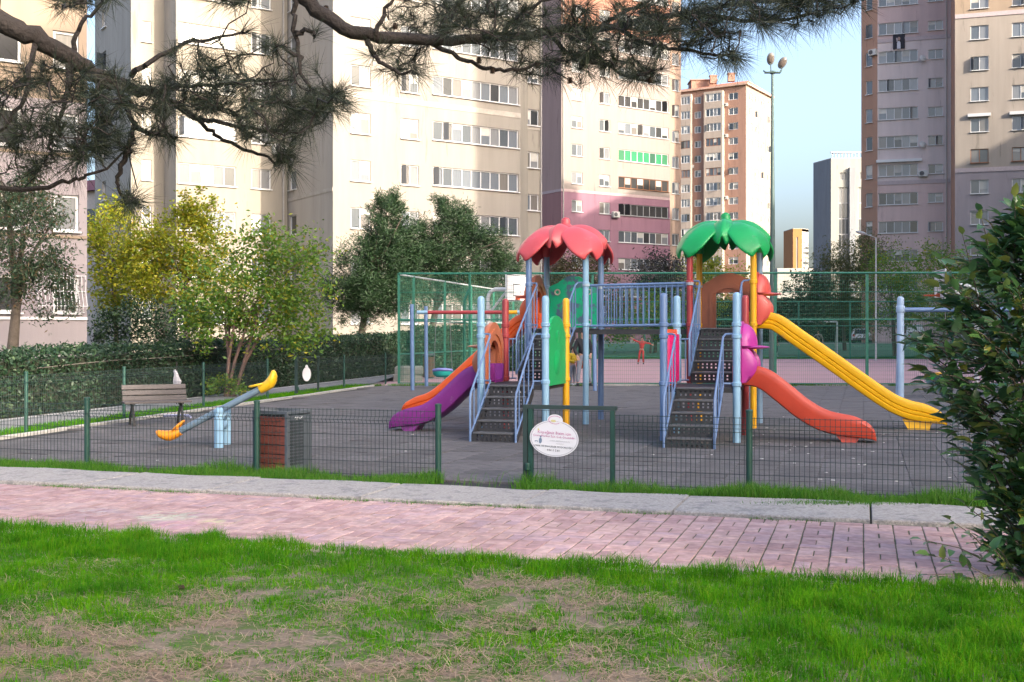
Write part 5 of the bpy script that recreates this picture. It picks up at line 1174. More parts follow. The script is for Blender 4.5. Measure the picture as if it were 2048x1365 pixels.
a1 = gp(1801, 797); rSr = thing('playground_swing', 'light blue swing post with steel blue crossbar running behind the shrub', 'swing', (a1.x, a1.y, .026)); m_pl = plast('paint_paleblue', (0.36, 0.47, 0.62), (0.3, 0.33, 0.36), .3, 12)
part('leg', MB().lathe([(.09, 0), (.09, 2.5), (.08, 2.56), (.04, 2.6)], (a1.x, a1.y, .026), 14).lathe([(.1, 2.18), (.11, 2.2), (.11, 2.34), (.1, 2.36)], (a1.x, a1.y, .026), 14), m_pl, rSr, world=True, sm=40)
part('leg', MB().tube([(a1.x + .19, a1.y + .75, .026), (a1.x + .15, a1.y + .45, 2.3)], .07, 10), m_pl, rSr, world=True, sm=40)
bE = Vector((a1.x + 3.4, a1.y - .3, 2.28)); part('crossbar', MB().tube([(a1.x, a1.y, 2.28), bE], .06, 12), m_db, rSr, world=True, sm=40)
for dy in (-.5, .7): part('leg', MB().tube([(bE.x, bE.y + dy, .026), (bE.x, bE.y, 2.3)], .07, 10), m_pl, rSr, world=True, sm=40)
bucket((a1.x + .92, a1.y - .08, .38), plast('plastic_grass', (0.02, 0.42, 0.06)), p_yel, 2.25, 'green and yellow toddler swing seat behind the shrub')
# round far bin, concrete blocks, pipe, bag
pf_ = gp(858, 757); rRb = thing('litter_bin', 'round wooden litter bin with domed dark lid by the court corner', 'litter bin', (pf_.x, pf_.y, 0))
for k in range(12): t = 2 * pi * k / 12; part('stave', MB().chbox((.2 * cos(t), .2 * sin(t), .42), (.1, .025, .74), .004, Matrix.Rotation(t + pi / 2, 3, 'Z')), mat('stave_brown', (0.17, 0.085, 0.055), .7, .2, 5), rRb)
part('liner', MB().lathe([(.18, .02), (.18, .78)], (0, 0, 0), 16), m_bg, rRb); part('lid', MB().lathe([(.02, 1.02), (.14, 1.0), (.22, .93), (.25, .86), (.23, .84)], (0, 0, 0), 16), mat('lid_dark', (0.06, 0.065, 0.08), .4), rRb, sm=50)
for s in (-.16, .16): part('stay', MB().tube([(s, 0, .76), (s, 0, .88)], .012, 6), m_bg, rRb)
pc_ = gp(800, 764); 
for k in range(2):
    o = tag(link('concrete_block', MB().chbox((0, 0, 0), (1.0 - .05 * k, .5, .27), .05).mesh('concrete_block'), mat('block_concrete', (0.30, 0.285, 0.26), .9, .2, 4, .5, 40), None, (pc_.x + .25 + .04 * k, pc_.y + .3, .136 + .272 * k), (0, 0, .08 - .1 * k)), ('lower' if k == 0 else 'upper') + ' of two rounded concrete blocks stacked beside the lane', 'concrete block')
pp = gp(362, 838); tag(link('bent_pipe', MB().tube([(-.38, .12, .02), (-.15, .12, .03), (.05, .02, .04), (.2, -.12, .03), (.26, -.25, .02)], .022, 8).tube([(-.15, .12, .03), (.1, .2, .02)], .02, 8).mesh('bent_pipe'), plast('paint_lavender', (0.3, 0.31, 0.48)), None, (pp.x, pp.y, .03)), 'broken lavender blue pipe lying beside the bench', 'pipe')
Yb_ = 27.0; pg_ = at(352, 774, Yb_); mb = MB(); pr = [(.03, 0), (.085, .03), (.10, .12), (.09, .22), (.075, .30), (.06, .35), (.02, .40)]
mb.lathe(pr, (0, 0, 0), 9); V = [(x * .8 * (1 + .35 * sin(17 * z + y * 30)) + .03 * sin(11 * z), y * .5, z) for x, y, z in mb.v]; mb.v = V
rBag = tag(link('plastic_bag', mb.mesh('plastic_bag'), mat('bag_white', (0.45, 0.43, 0.47), .5), None, (pg_.x, pg_.y, pg_.z)), 'white plastic bag caught on a thin stake by the hedge', 'bag')
st_ = tag(link('garden_stake', MB().tube([(0, 0, -.0), (0, 0, 1.0)], .012, 6).mesh('garden_stake'), m_cast, None, (pg_.x, pg_.y + .06, 0)), 'thin dark stake holding up the white bag', 'stake')
ph_ = at(133, 805, 27.5); tag(link('hedge_pole', MB().lathe([(.028, 0), (.028, 1.38), (.01, 1.4)], (0, 0, 0), 8).mesh('hedge_pole'), mat('pole_galv', (0.24, 0.26, 0.25), .6, .3, 12), None, (ph_.x, ph_.y, 0)), 'thin galvanised pole standing against the hedge', 'pole')
# lamp mast with floodlights, street light
Ym = 46.0; pm_ = at(1545, 110, Ym); rLm = thing('lamp_mast', 'tall slim green mast carrying two floodlights', 'lamp post', (pm_.x, Ym, 0)); zt = H + (HZ - 145) / F * Ym; m_mast = mat('mast_green', (0.07, 0.115, 0.105), .5, .15, 2)
part('pole', MB().tube([(0, 0, 0), (0, 0, 4), (0, 0, zt)], [.15, .11, .05], 12), m_mast, rLm, sm=40); part('bracket', MB().tube([(-.36, 0, zt + .06), (-.3, -.1, zt - .02), (.3, -.1, zt - .02), (.36, 0, zt + .06)], .03, 8).tube([(-.3, .12, zt), (.34, .12, zt)], .03, 8).lathe([(.1, -.06), (.14, 0), (.1, .05)], (0, 0, zt), 12), m_mast, rLm)
for x, z, a in ((-.09, .52, .0), (.38, .36, .5)):
    M = Matrix.Rotation(a, 3, 'Y') @ Matrix.Rotation(radians(20), 3, 'X'); fl = part('floodlight', MB().ell((x, -.08, zt + z), (.16, .06, .25), 14, 9, M), mat('lamp_shell', (0.16, 0.16, 0.15), .4), rLm, sm=60)
    part('lens', MB().ell((x, -.125, zt + z), (.11, .035, .18), 14, 8, M), mat('lamp_lens', (0.16, 0.13, 0.11), .25), fl, sm=60); part('neck', MB().tube([(x * .8, -.05, zt + .02), (x, -.06, zt + z - .2)], .025, 6), m_mast, fl)
Ys = 72.0; p1, p2, p3 = at(1752, 489, Ys), at(1752, 476, Ys), at(1722, 466, Ys); rSl = thing('street_light', 'thin grey street light with a flat lamp head above the trees', 'street light', (p1.x, Ys, 0)); m_sl2 = mat('lamp_grey', (0.42, 0.43, 0.43), .5)
part('pole', MB().tube([(p1.x, Ys, 0), p2, p3], [.065, .045, .03], 8), m_sl2, rSl, world=True); part('lamp_head', MB().ell((p3.x, Ys, p3.z), (.36, .16, .1), 12, 6, Matrix.Rotation(.25, 3, 'Y')), m_sl2, rSl, world=True, sm=60)
# cars
def car(loc, rz, label, col, van=False):
    r = thing('parked_car', label, 'car', loc, rz, 'cars parked beyond the pitch'); L2 = 2.0; hT = 1.9 if van else 1.48
    prof = [(-2.0, .32), (-2.05, .62), (-1.98, .9), (-1.82, hT * .72), (-1.5, hT * .965), (-.9, hT), (.1, hT * .985), (.75, hT * .8), (1.15, .95), (1.85, .82), (2.05, .6), (2.02, .32)]
    n = len(prof)
    V = []; 
    for y, kx in ((-.9, .97), (-.84, 1), (.84, 1), (.9, .97)):
        for x, z in prof: t = max(0, (z - .9) / (hT - .9)); V.append((x * kx, y * (1 - .17 * t), .32 + (z - .32) * (kx * .99 + .01)))
    mb = MB().add(V, [(i * n + k, i * n + (k + 1) % n, (i + 1) * n + (k + 1) % n, (i + 1) * n + k) for i in range(3) for k in range(n)] + [tuple(range(n - 1, -1, -1)), tuple(range(3 * n, 4 * n))])
    part('body', mb, mat('car_paint_%02d' % int(col[0] * 99), col, .3, .04, 2, coat=.6), r, sm=30); mg = mat('car_glass', (0.015, 0.018, 0.02), .08)
    z0, z1 = .96, hT * .93; part('rear_window', MB().add([(-1.99 + .005, -.66, z0), (-1.99 + .005, .66, z0), (-1.56, .58, z1), (-1.56, -.58, z1)], [(0, 1, 2, 3)]), mg, r)
    for s in (-1, 1):
        part('side_window', MB().add([(-1.45, s * .905 * .97, 1.0), (.85, s * .905 * .97, 1.0), (.25, s * .80, z1), (-1.2, s * .80, z1)], [(0, 1, 2, 3)]), mg, r)
        part('tail_light', MB().box((-2.0, s * .68, .82), (.1, .2, .26)), mat('tail_red', (0.35, 0.02, 0.02), .3), r)
        for x in (-1.25, 1.3):
            w = part('wheel', MB().lathe([(.2, -.1), (.31, -.09), (.32, 0), (.31, .09), (.2, .1)], (x, s * .80, .32), 18, Matrix.Rotation(pi / 2, 3, 'X')), mat('tyre', (0.02, 0.02, 0.02), .8), r, sm=40); part('rim', MB().lathe([(.02, -.11), (.18, -.105), (.19, 0), (.18, .105), (.02, .11)], (x, s * .80, .32), 14, Matrix.Rotation(pi / 2, 3, 'X')), m_alu, w)
    part('number_plate', MB().box((-2.06, 0, .6), (.03, .5, .11)), m_pvc, r); part('bumper', MB().chbox((-2.02, 0, .42), (.16, 1.6, .2), .03), mat('bumper', (0.08, 0.08, 0.08), .6), r)
pc1 = at(1724, 690, 116); car((pc1.x, 116, .75), radians(70), 'silver hatchback parked beyond the turf pitch, seen from behind', (0.5, 0.49, 0.48)); pc2 = at(1822, 690, 117); car((pc2.x, 117, .75), radians(85), 'white van parked beyond the pitch next to the shrub', (0.62, 0.62, 0.62), True)
# ================================================================ VEGETATION
m_bark = mat('bark_grey', (0.10, 0.08, 0.065), .95, .3, 8, .8, 25); m_bark2 = mat('bark_pinkish', (0.16, 0.10, 0.085), .9, .25, 8, .4, 25); m_pinebark = mat('bark_pine', (0.022, 0.017, 0.016), .95, .35, 12, 1.0, 30)
def clumps(crowns, sig=.16, shell=.55):
    P = []
    for (c, r, n, k) in crowns:
        c = np.array(c); r = np.array(r); d = rng.normal(size=(k, 3)); d /= np.linalg.norm(d, axis=1)[:, None]
        cc = d * (shell + (1 - shell) * rng.random(k))[:, None] * r; cc *= (.8 + .35 * rng.random(k))[:, None]
        idx = rng.integers(0, k, n); sg = (sig * (.6 + .9 * rng.random(k)))[idx][:, None]
        P.append(c + cc[idx] + rng.normal(size=(n, 3)) * sg * np.mean(r))
    return np.concatenate(P)
def tree(name, label, base, crowns, lm, lsize, trunk, bark, group=None, asp=.5, sig=.16, shell=.5, drop=.2, stems=1, limbs=5, fol='crown'):
    r = thing(name, label, 'tree' if 'tree' in name or 'pine' in name else 'shrub', base, 0, group); b = Vector(base)
    P = clumps(crowns, sig, shell) - np.array(base); P = P[P[:, 2] > .1]
    V, Fc = leaves(P, lsize, asp, 0, drop); link(fol, np_mesh(fol, V, Fc), lm, r)
    mb = MB(); top = Vector(crowns[0][0]) - b
    for k in range(stems):
        off = Vector((R.uniform(-.3, .3), R.uniform(-.2, .2), 0)) * (0 if stems == 1 else .5); sp = Vector((R.uniform(-1, 1), R.uniform(-.5, .5), 0)) * (0.0 if stems == 1 else top.z * .28)
        q = [off, off + top * .35 + sp * .35 + Vector((0, 0, 0)), off * .3 + top * .75 + sp, top * 1.05 + sp * 1.2]; mb.tube(q, [trunk, trunk * .8, trunk * .5, trunk * .2], 8)
    for i in range(limbs):
        c, rr, n, k = crowns[i % len(crowns)]; e = Vector(c) - b + Vector((R.uniform(-.8, .8) * rr[0], R.uniform(-.8, .8) * rr[1], R.uniform(-.4, .7) * rr[2])); s0 = top * R.uniform(.45, .85)
        mb.tube([s0, s0.lerp(e, .5) + Vector((0, 0, .08 * (e - s0).length)), e], [trunk * .4, trunk * .25, trunk * .08], 6)
    part('trunk', mb, bark, r, sm=50); return r
def cr_(x, y, Y, rx, ry, n, k, dy=None):
    p = at(x, y, Y); s = Y / F; return (tuple(p), (rx * s, (dy or rx * s), ry * s), n, k)
dark = leafmat('leaf_dark', [(0.02, 0.045, 0.022), (0.035, 0.075, 0.035), (0.05, 0.09, 0.045), (0.11, 0.065, 0.03)], .25)
yg = leafmat('leaf_yellowgreen', [(0.12, 0.19, 0.012), (0.24, 0.29, 0.015), (0.36, 0.34, 0.02), (0.16, 0.23, 0.02), (0.42, 0.31, 0.02)], .4)
gr = leafmat('leaf_green', [(0.055, 0.15, 0.02), (0.11, 0.22, 0.025), (0.17, 0.27, 0.03), (0.075, 0.17, 0.03), (0.33, 0.29, 0.02)], .4)
pn_ = leafmat('leaf_pine', [(0.012, 0.034, 0.014), (0.022, 0.055, 0.02), (0.035, 0.075, 0.024), (0.02, 0.042, 0.02)], .15)
hd = leafmat('leaf_hedge', [(0.008, 0.026, 0.014), (0.016, 0.044, 0.021), (0.028, 0.064, 0.025), (0.011, 0.033, 0.021), (0.05, 0.09, 0.034)], .2)
ol = leafmat('leaf_olive', [(0.05, 0.075, 0.02), (0.09, 0.11, 0.03), (0.12, 0.10, 0.035), (0.05, 0.09, 0.03)], .3)
br_ = leafmat('leaf_russet', [(0.08, 0.07, 0.03), (0.13, 0.09, 0.045), (0.10, 0.10, 0.035), (0.07, 0.05, 0.04)], .3)
def gbase(x, Y): return ((x - 1024) / F * Y, Y, 0.0)
tree('broadleaf_tree', 'dark drooping tree in front of the rosy apartment block', gbase(18, 33), [cr_(45, 470, 33, 105, 110, 6500, 70), cr_(80, 560, 33, 80, 75, 3500, 40), cr_(20, 380, 33.5, 80, 60, 2500, 30)], dark, .13, .2, m_bark, asp=.28, drop=.7, limbs=7)
tree('broadleaf_tree', 'sunlit yellow tree in the gap beside the rosy apartment block', gbase(235, 56), [cr_(225, 480, 56, 60, 85, 3600, 60), cr_(250, 570, 56, 70, 60, 2600, 40)], yg, .19, .14, m_bark)
tree('broadleaf_tree', 'sunlit yellow green tree with a tall crown before the cream wing', gbase(375, 52), [cr_(370, 480, 52, 80, 75, 4200, 70), cr_(285, 510, 53, 60, 70, 3000, 50), cr_(390, 420, 52, 40, 45, 1400, 24), cr_(330, 560, 52, 95, 75, 4200, 60), cr_(440, 560, 52, 60, 70, 2200, 40)], yg, .17, .16, m_bark, sig=.13)
tree('leafy_shrub', 'dark green rounded bush in the shade behind the hedge', gbase(330, 47), [cr_(330, 650, 47, 95, 50, 4200, 50), cr_(230, 655, 47, 60, 45, 2000, 30)], hd, .13, .08, m_bark)
tree('multi_stem_tree', 'yellowing multi-stemmed small tree between bench and rear gate', gbase(462, 30.5), [cr_(490, 590, 30.5, 125, 95, 4200, 85), cr_(590, 570, 30.5, 90, 95, 2600, 60), cr_(430, 640, 30.5, 85, 60, 2000, 45), cr_(540, 500, 30.5, 100, 55, 1500, 36), cr_(600, 650, 30.5, 70, 50, 1300, 30)], gr, .115, .055, m_bark2, asp=.5, sig=.15, stems=6, limbs=10)
tree('leafy_shrub', 'low leafy suckers at the foot of the multi-stemmed tree', gbase(455, 30.3), [cr_(455, 775, 30.3, 45, 25, 900, 20)], gr, .09, .02, m_bark2)
def pine(label, base, tiers, n):
    cs = [cr_(x, y, base[1], rx, ry, n_, k_) for x, y, rx, ry, n_, k_ in tiers]; return tree('pine_tree', label, base, cs, pn_, .20, .2, m_bark, 'young pines before the cream block', .14, .13, .35, -.4, limbs=12)
pine('dark pine with a thick trunk standing left of the court fence', gbase(712, 50), [(745, 520, 78, 58, 11000, 80), (715, 590, 82, 60, 11000, 80), (770, 455, 58, 48, 7000, 50), (778, 408, 36, 32, 2600, 20), (780, 590, 75, 60, 9000, 60), (805, 520, 50, 60, 6000, 50)], 0)
pine('broad dark pine standing behind the court fence corner', gbase(852, 54), [(890, 500, 85, 52, 11000, 80), (905, 435, 55, 42, 6500, 46), (850, 560, 66, 56, 8000, 54), (960, 490, 55, 46, 6000, 44), (930, 570, 90, 48, 9000, 60), (1000, 520, 32, 40, 2600, 26), (835, 480, 45, 50, 5000, 44)], 0)
tree('pine_tree', 'small dark fir beside the red roofed tower', gbase(1015, 62), [cr_(1015, 540, 62, 34, 36, 2600, 30), cr_(1010, 590, 62, 45, 36, 2600, 30)], pn_, .2, .12, m_bark, asp=.14)
tree('broadleaf_tree', 'thin brownish tree seen under the red roof', gbase(1160, 84), [cr_(1160, 540, 84, 85, 50, 4200, 60), cr_(1130, 600, 84, 70, 50, 3000, 40), cr_(1215, 600, 84, 60, 50, 2600, 40)], br_, .2, .15, m_bark, sig=.13)
tree('broadleaf_tree', 'dark reddish bush tree left of the green roofed tower', gbase(1310, 88), [cr_(1315, 545, 88, 60, 38, 3600, 50), cr_(1340, 590, 88, 60, 50, 3000, 40)], leafmat('leaf_plum', [(0.03, 0.03, 0.028), (0.06, 0.045, 0.045), (0.05, 0.06, 0.035)], .2), .2, .14, m_bark)
tree('leafy_shrub', 'mid green bush beyond the court under the bridge rail', gbase(1300, 86), [cr_(1310, 625, 86, 80, 45, 4200, 40), cr_(1220, 645, 86, 60, 40, 2600, 30)], gr, .2, .1, m_bark)
tree('broadleaf_tree', 'sparse yellowish tree seen through the green roofed tower', gbase(1420, 92), [cr_(1400, 545, 92, 55, 50, 2600, 40), cr_(1450, 580, 92, 60, 50, 2600, 40)], yg, .2, .14, m_bark)
tree('leafy_shrub', 'dark leafy bush beyond the court right of the green roofed tower', gbase(1615, 82), [cr_(1615, 585, 82, 48, 48, 3600, 40), cr_(1600, 640, 82, 60, 42, 3000, 30)], dark, .2, .1, m_bark, asp=.45)
tree('willow_tree', 'soft olive willow beyond the court before the white office tower', gbase(1690, 92), [cr_(1680, 540, 92, 55, 55, 4200, 60), cr_(1720, 520, 92, 60, 55, 4200, 60), cr_(1740, 610, 92, 85, 60, 5200, 60), cr_(1660, 610, 92, 50, 50, 2600, 40)], ol, .24, .18, m_bark, asp=.25, drop=.9)
tree('broadleaf_tree', 'yellow green tree below the mauve tower', gbase(1790, 78), [cr_(1780, 545, 78, 60, 50, 3200, 50), cr_(1800, 610, 78, 70, 50, 3200, 40)], gr, .17, .15, m_bark)
tree('broadleaf_tree', 'green tree at the foot of the cream tower behind the shrub', gbase(1890, 72), [cr_(1890, 530, 72, 70, 45, 3600, 50), cr_(1920, 600, 72, 90, 60, 4200, 50)], gr, .16, .15, m_bark)
def hedge(label, a, b, th, h0, h1, n, lm, ls, kind_='hedge', zb=0.0):
    a = Vector(a); b = Vector(b); L_ = (b - a).length; d = (b - a) / L_; nr = Vector((-d.y, d.x)); r = thing('hedge', label, 'hedge', (a.x, a.y, zb)); t = rng.random(n); w = rng.random(n); q = rng.random(n); side = rng.random(n)
    hh = h0 + (h1 - h0) * t + .12 * (fbm(t * L_ * .8, t * 0 + 3) - .5) * 2; wob = .10 * (fbm(t * L_ * 1.5 + 9, q * 3) - .5) * 2
    s = np.where(side < .55, th / 2 + .06 * rng.normal(size=n) + wob, np.where(side < .65, -th / 2, (w - .5) * th)); z = np.where(side < .65, q * hh, hh + .05 * rng.normal(size=n) + .08 * (fbm(t * L_ * 3, w * 4) > .6) * rng.random(n))
    sg = 1 if nr.dot(-a) > 0 else -1
    P = np.stack([d.x * t * L_ + nr.x * sg * s, d.y * t * L_ + nr.y * sg * s, z], 1); V, Fc = leaves(P, ls, .55); link('foliage', np_mesh('foliage', V, Fc), lm, r)
    mb = MB(); k = 30; c = []
    for i in range(k + 1):
        u = i / k; p = d * L_ * u; e = nr * (th / 2 - .1); hz = h0 + (h1 - h0) * u - .14; mb.v += [(*(p - e), 0), (*(p - e), hz), (*(p + e), hz), (*(p + e), 0)]
    mb.f = [(i * 4 + j, i * 4 + (j + 1) % 4, i * 4 + 4 + (j + 1) % 4, i * 4 + 4 + j) for i in range(k) for j in range(4)] + [(0, 1, 2, 3), (k * 4 + 3, k * 4 + 2, k * 4 + 1, k * 4)]
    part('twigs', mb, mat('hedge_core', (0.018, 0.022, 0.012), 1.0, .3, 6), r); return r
hx = lambda Y: LB(Y) - 3.55
hedge('long clipped dark green hedge beside the asphalt lane', (hx(19), 19), (hx(53), 53), 1.1, 1.18, 1.66, 46000, hd, .085)
hedge('clipped hedge beyond the corner of the court fence', (-4.4, 50), (.4, 52), 1.2, 1.95, 1.95, 7000, hd, .11)
hedge('tall dark hedge behind the parked cars', (-8, 128), (60, 122), 3, 5.2, 5.5, 16000, dark, .34)
# bare wire strand along the hedge top
mb = MB(); pts = [at(0, 738, 23.5)] + [at(x, y, 24 + (x / 600) * 16) for x, y in ((90, 722), (150, 718), (230, 712), (330, 702), (430, 700), (520, 694), (600, 684))]
pts = [Vector((hx(p.y) + .62, p.y, p.z)) for p in pts]; mb.tube(cr([p for p in pts], 4), .008, 5)
tag(link('dry_vine', mb.mesh('dry_vine', pts[0]), mat('vine', (0.13, 0.11, 0.10), .9), None, pts[0]), 'pale dry vine stretched along the hedge top', 'vine')

# ---------------------------------------------------------------- big-leaved shrub at the right edge
SB = Vector((3.62, 7.7, 0)); rSh = thing('laurel_shrub', 'tall glossy broad-leaved shrub beside the brick path', 'shrub', SB)
shl = leafmat('leaf_glossy', [(0.036, 0.10, 0.04), (0.06, 0.15, 0.055), (0.10, 0.21, 0.055), (0.045, 0.125, 0.075), (0.08, 0.165, 0.055), (0.23, 0.23, 0.045)], .3, .3, .5); shlo = leafmat('leaf_glossy_single', [(0.036, 0.10, 0.04), (0.06, 0.15, 0.055), (0.10, 0.21, 0.055), (0.045, 0.125, 0.075), (0.08, 0.165, 0.055), (0.23, 0.23, 0.045)], .3, .3, .5, obj=True)
LVt = np.array([(0, 0, 0), (.3, 0, -.03), (.65, 0, -.12), (1, 0, -.30), (.30, .25, .05), (.66, .21, -.05), (.30, -.25, .05), (.66, -.21, -.05)]); LFt = [(0, 1, 4), (1, 2, 5, 4), (2, 3, 5), (0, 6, 1), (6, 7, 2, 1), (7, 3, 2)]
def tri(fs): return [t for f in fs for t in ([f] if len(f) == 3 else [(f[0], f[1], f[2]), (f[0], f[2], f[3])])]
LFn = np.array(tri(LFt)); LFV = []
prof = [(0.0, .35), (.1, .50), (.35, .36), (.7, .58), (1.1, .78), (1.5, .92), (1.85, .80), (2.15, .55), (2.4, .30), (2.62, .05)]
def rad(z): return float(np.interp(z, [p[0] for p in prof], [p[1] for p in prof]))
twig = MB(); LEAF = []
stemtops = [Vector((R.uniform(-.35, .35), R.uniform(-.35, .35), R.uniform(1.5, 2.45))) for _ in range(16)]
for e in stemtops: twig.tube(cr([Vector((R.uniform(-.12, .12), R.uniform(-.12, .12), 0)), e * .4 + Vector((R.uniform(-.1, .1), R.uniform(-.1, .1), 0)), e], 4), [.016 - .012 * i / 8 for i in range(9)], 5)
def sprig(a, b, n, L0):
    twig.tube([a, a.lerp(b, .5) + Vector((0, 0, .03)), b], [.005, .004, .002], 4); d = (b - a).normalized()
    for i in range(n):
        t = (i + 1) / n; p = a.lerp(b, t); az = Vector((R.gauss(0, 1), R.gauss(0, 1), R.gauss(.1, .5))); x = (d * .55 + az * .55).normalized() if i < n - 1 else d
        up = Vector((R.gauss(0, .35), R.gauss(0, .35), 1)); y = up.cross(x)
        if y.length < 1e-4: continue
        y.normalize(); z = x.cross(y); s = L0 * R.uniform(.7, 1.2); LEAF.append((p, x, y, z, s))
for k in range(1000):
    z = 2.5 * R.random() ** .85; th = R.uniform(0, 2 * pi)
    if sin(th) > .5 and R.random() < .5: continue
    rr = rad(z) * (.35 + .70 * R.random() ** .6); b = Vector((rr * cos(th), rr * sin(th) * .8, z + R.uniform(0, .12))); a = b * R.uniform(.45, .75); a.z = z - R.uniform(.02, .16)
    sprig(a, b, R.randint(6, 9), .116)
for (x, y, xb, yb) in ((1960, 425, 1990, 560), (1925, 470, 1960, 620), (1880, 520, 1960, 640), (1835, 690, 1950, 720), (1840, 780, 1960, 760), (1845, 1080, 1990, 1130), (1860, 1110, 1990, 1160), (1900, 1040, 1990, 1120), (1930, 1010, 2010, 1090), (1860, 760, 1960, 800), (1910, 910, 1990, 930), (1880, 560, 1980, 640), (1855, 1150, 1960, 1165), (2030, 395, 2030, 520), (1965, 1085, 2020, 1140), (1870, 605, 1970, 660)):
    b = at(x, y, 7.5 + R.uniform(-.15, .15)) - SB; a = at(xb, yb, 7.65) - SB; sprig(a, b, 10, .10)
LEAF.sort(key=lambda l: (l[0] + SB - Vector((0, 0, H))).length + (4 if (l[0] + SB).x / (l[0] + SB).y > .447 else 0))
me_leaf = bpy.data.meshes.new('leaf'); me_leaf.from_pydata([tuple(v) for v in LVt], [], LFt); me_leaf.update(); smooth(me_leaf, 60)
VV, FF = [], []
for i, (p, x, y, z, s) in enumerate(LEAF):
    if i < 290:
        o = link('leaf', me_leaf, shlo, rSh); M = Matrix((x, y, z)).transposed().to_4x4(); o.matrix_basis = Matrix.Translation(p) @ M @ Matrix.Scale(s, 4)
    else:
        A = np.array([x, y, z]) * s; VV.append(LVt @ A + np.array(p)); FF.append(LFn + 8 * len(FF))
me = np_mesh('foliage', np.concatenate(VV), np.concatenate(FF)); smooth(me, 60); o = link('foliage', me, shl, rSh); o['kind'] = 'stuff'
part('stems', twig, m_bark, rSh)

# ---------------------------------------------------------------- overhanging pine
TR = Vector((-2.62, 5.25, 0)); rPi = thing('pine_tree', 'big umbrella pine whose dark needled branches hang over the scene', 'tree', TR)
part('trunk', MB().tube([(-.25, -.3, 0), (-.12, -.1, 1.2), (.04, 0, 2.4), (.10, .05, 3.2), (.14, .1, 4.6), (.2, .1, 6.4)], [.24, .19, .165, .15, .13, .10], 14), m_pinebark, rPi, sm=50)
def wl_(pts): return [at(x, y, Y) - TR for x, y, Y in pts]
LIMB = [([(-110, -20, 5.2), (0, 42, 5.25), (70, 75, 5.3), (140, 115, 5.4), (200, 152, 5.5), (260, 176, 5.6), (320, 190, 5.7)], [.055, .05, .046, .042, .036, .028, .022]),
        ([(-150, -560, 5.3), (120, -330, 5.4), (420, -150, 5.5), (600, -12, 5.6), (655, 36, 5.6), (720, 70, 5.6), (800, 78, 5.7), (880, 84, 5.8), (980, 76, 5.9), (1100, 62, 6.0), (1230, 50, 6.1), (1380, 25, 6.2), (1560, -5, 6.3)], [.07, .06, .05, .037, .035, .032, .029, .026, .024, .021, .018, .014, .008])]
TW = [[(320, 190, 5.7), (386, 232, 5.7), (430, 243, 5.7), (551, 262, 5.8), (620, 254, 5.8), (672, 220, 5.8)], [(205, 172, 5.5), (293, 184, 5.6), (370, 175, 5.6), (450, 168, 5.7), (560, 160, 5.7)], [(260, 150, 5.5), (293, 130, 5.5), (360, 92, 5.6), (430, 76, 5.6), (500, 66, 5.6)],
      [(241, 180, 5.5), (269, 246, 5.5), (310, 272, 5.5), (344, 276, 5.5)], [(344, 200, 5.6), (406, 248, 5.6), (448, 282, 5.6), (516, 310, 5.6), (560, 322, 5.6)], [(245, 180, 5.5), (232, 215, 5.4), (207, 248, 5.4), (193, 290, 5.4), (150, 330, 5.4)], [(258, 300, 5.4), (240, 340, 5.4), (234, 372, 5.4), (262, 402, 5.4)], [(269, 246, 5.5), (262, 280, 5.45), (258, 300, 5.4)],
      [(-40, 372, 5.2), (58, 378, 5.25), (138, 362, 5.3), (185, 350, 5.35), (258, 300, 5.4)], [(150, 120, 5.4), (155, 60, 5.4), (200, 10, 5.4), (210, -20, 5.4)], [(70, 75, 5.3), (60, 160, 5.2), (20, 240, 5.2), (-20, 280, 5.2)], [(140, 115, 5.4), (130, 200, 5.3), (100, 280, 5.3), (110, 325, 5.3)],
      [(584, -60, 5.5), (588, 10, 5.5), (592, 70, 5.5), (602, 145, 5.5), (630, 184, 5.5), (680, 192, 5.5)], [(602, 120, 5.5), (575, 100, 5.5), (545, 90, 5.5)], [(592, 66, 5.5), (618, 62, 5.5), (630, 70, 5.5)],
      [(863, 88, 5.8), (904, 110, 5.8), (956, 131, 5.8), (1000, 141, 5.8), (1042, 138, 5.8), (1083, 131, 5.9), (1124, 150, 5.9)], [(735, 80, 5.6), (753, 117, 5.6), (790, 142, 5.6), (835, 146, 5.6)], [(752, 70, 5.6), (770, 20, 5.6), (800, -10, 5.6)], [(880, 84, 5.8), (900, 30, 5.8), (940, -10, 5.8)],
      [(1100, 62, 6), (1140, 110, 6), (1200, 130, 6), (1290, 160, 6)], [(1230, 50, 6.1), (1300, 90, 6.1), (1361, 100, 6.1), (1430, 110, 6.1), (1480, 122, 6.1)], [(1000, 76, 5.9), (1050, 20, 5.9), (1130, -10, 5.9)], [(1200, 54, 6.1), (1280, 10, 6.1), (1380, -20, 6.1)], [(1380, 25, 6.2), (1470, 40, 6.2), (1560, 40, 6.2), (1640, 25, 6.2)], [(1480, 5, 6.2), (1580, 0, 6.2), (1690, -15, 6.2)], [(40, -30, 5.3), (130, -5, 5.35), (170, 5, 5.4)], [(500, -40, 5.5), (480, -5, 5.5), (470, 5, 5.5)]]
for pts, rr in LIMB:
    c = cr(wl_(pts), 4); r_ = np.interp(np.linspace(0, 1, len(c)), np.linspace(0, 1, len(rr)), rr); c = [p + Vector((R.gauss(0, .006), 0, R.gauss(0, .006))) for p in c]; part('limb', MB().tube(c, list(r_), 10), m_pinebark, rPi, sm=50)
tw = MB(); tuft = []; allp = []
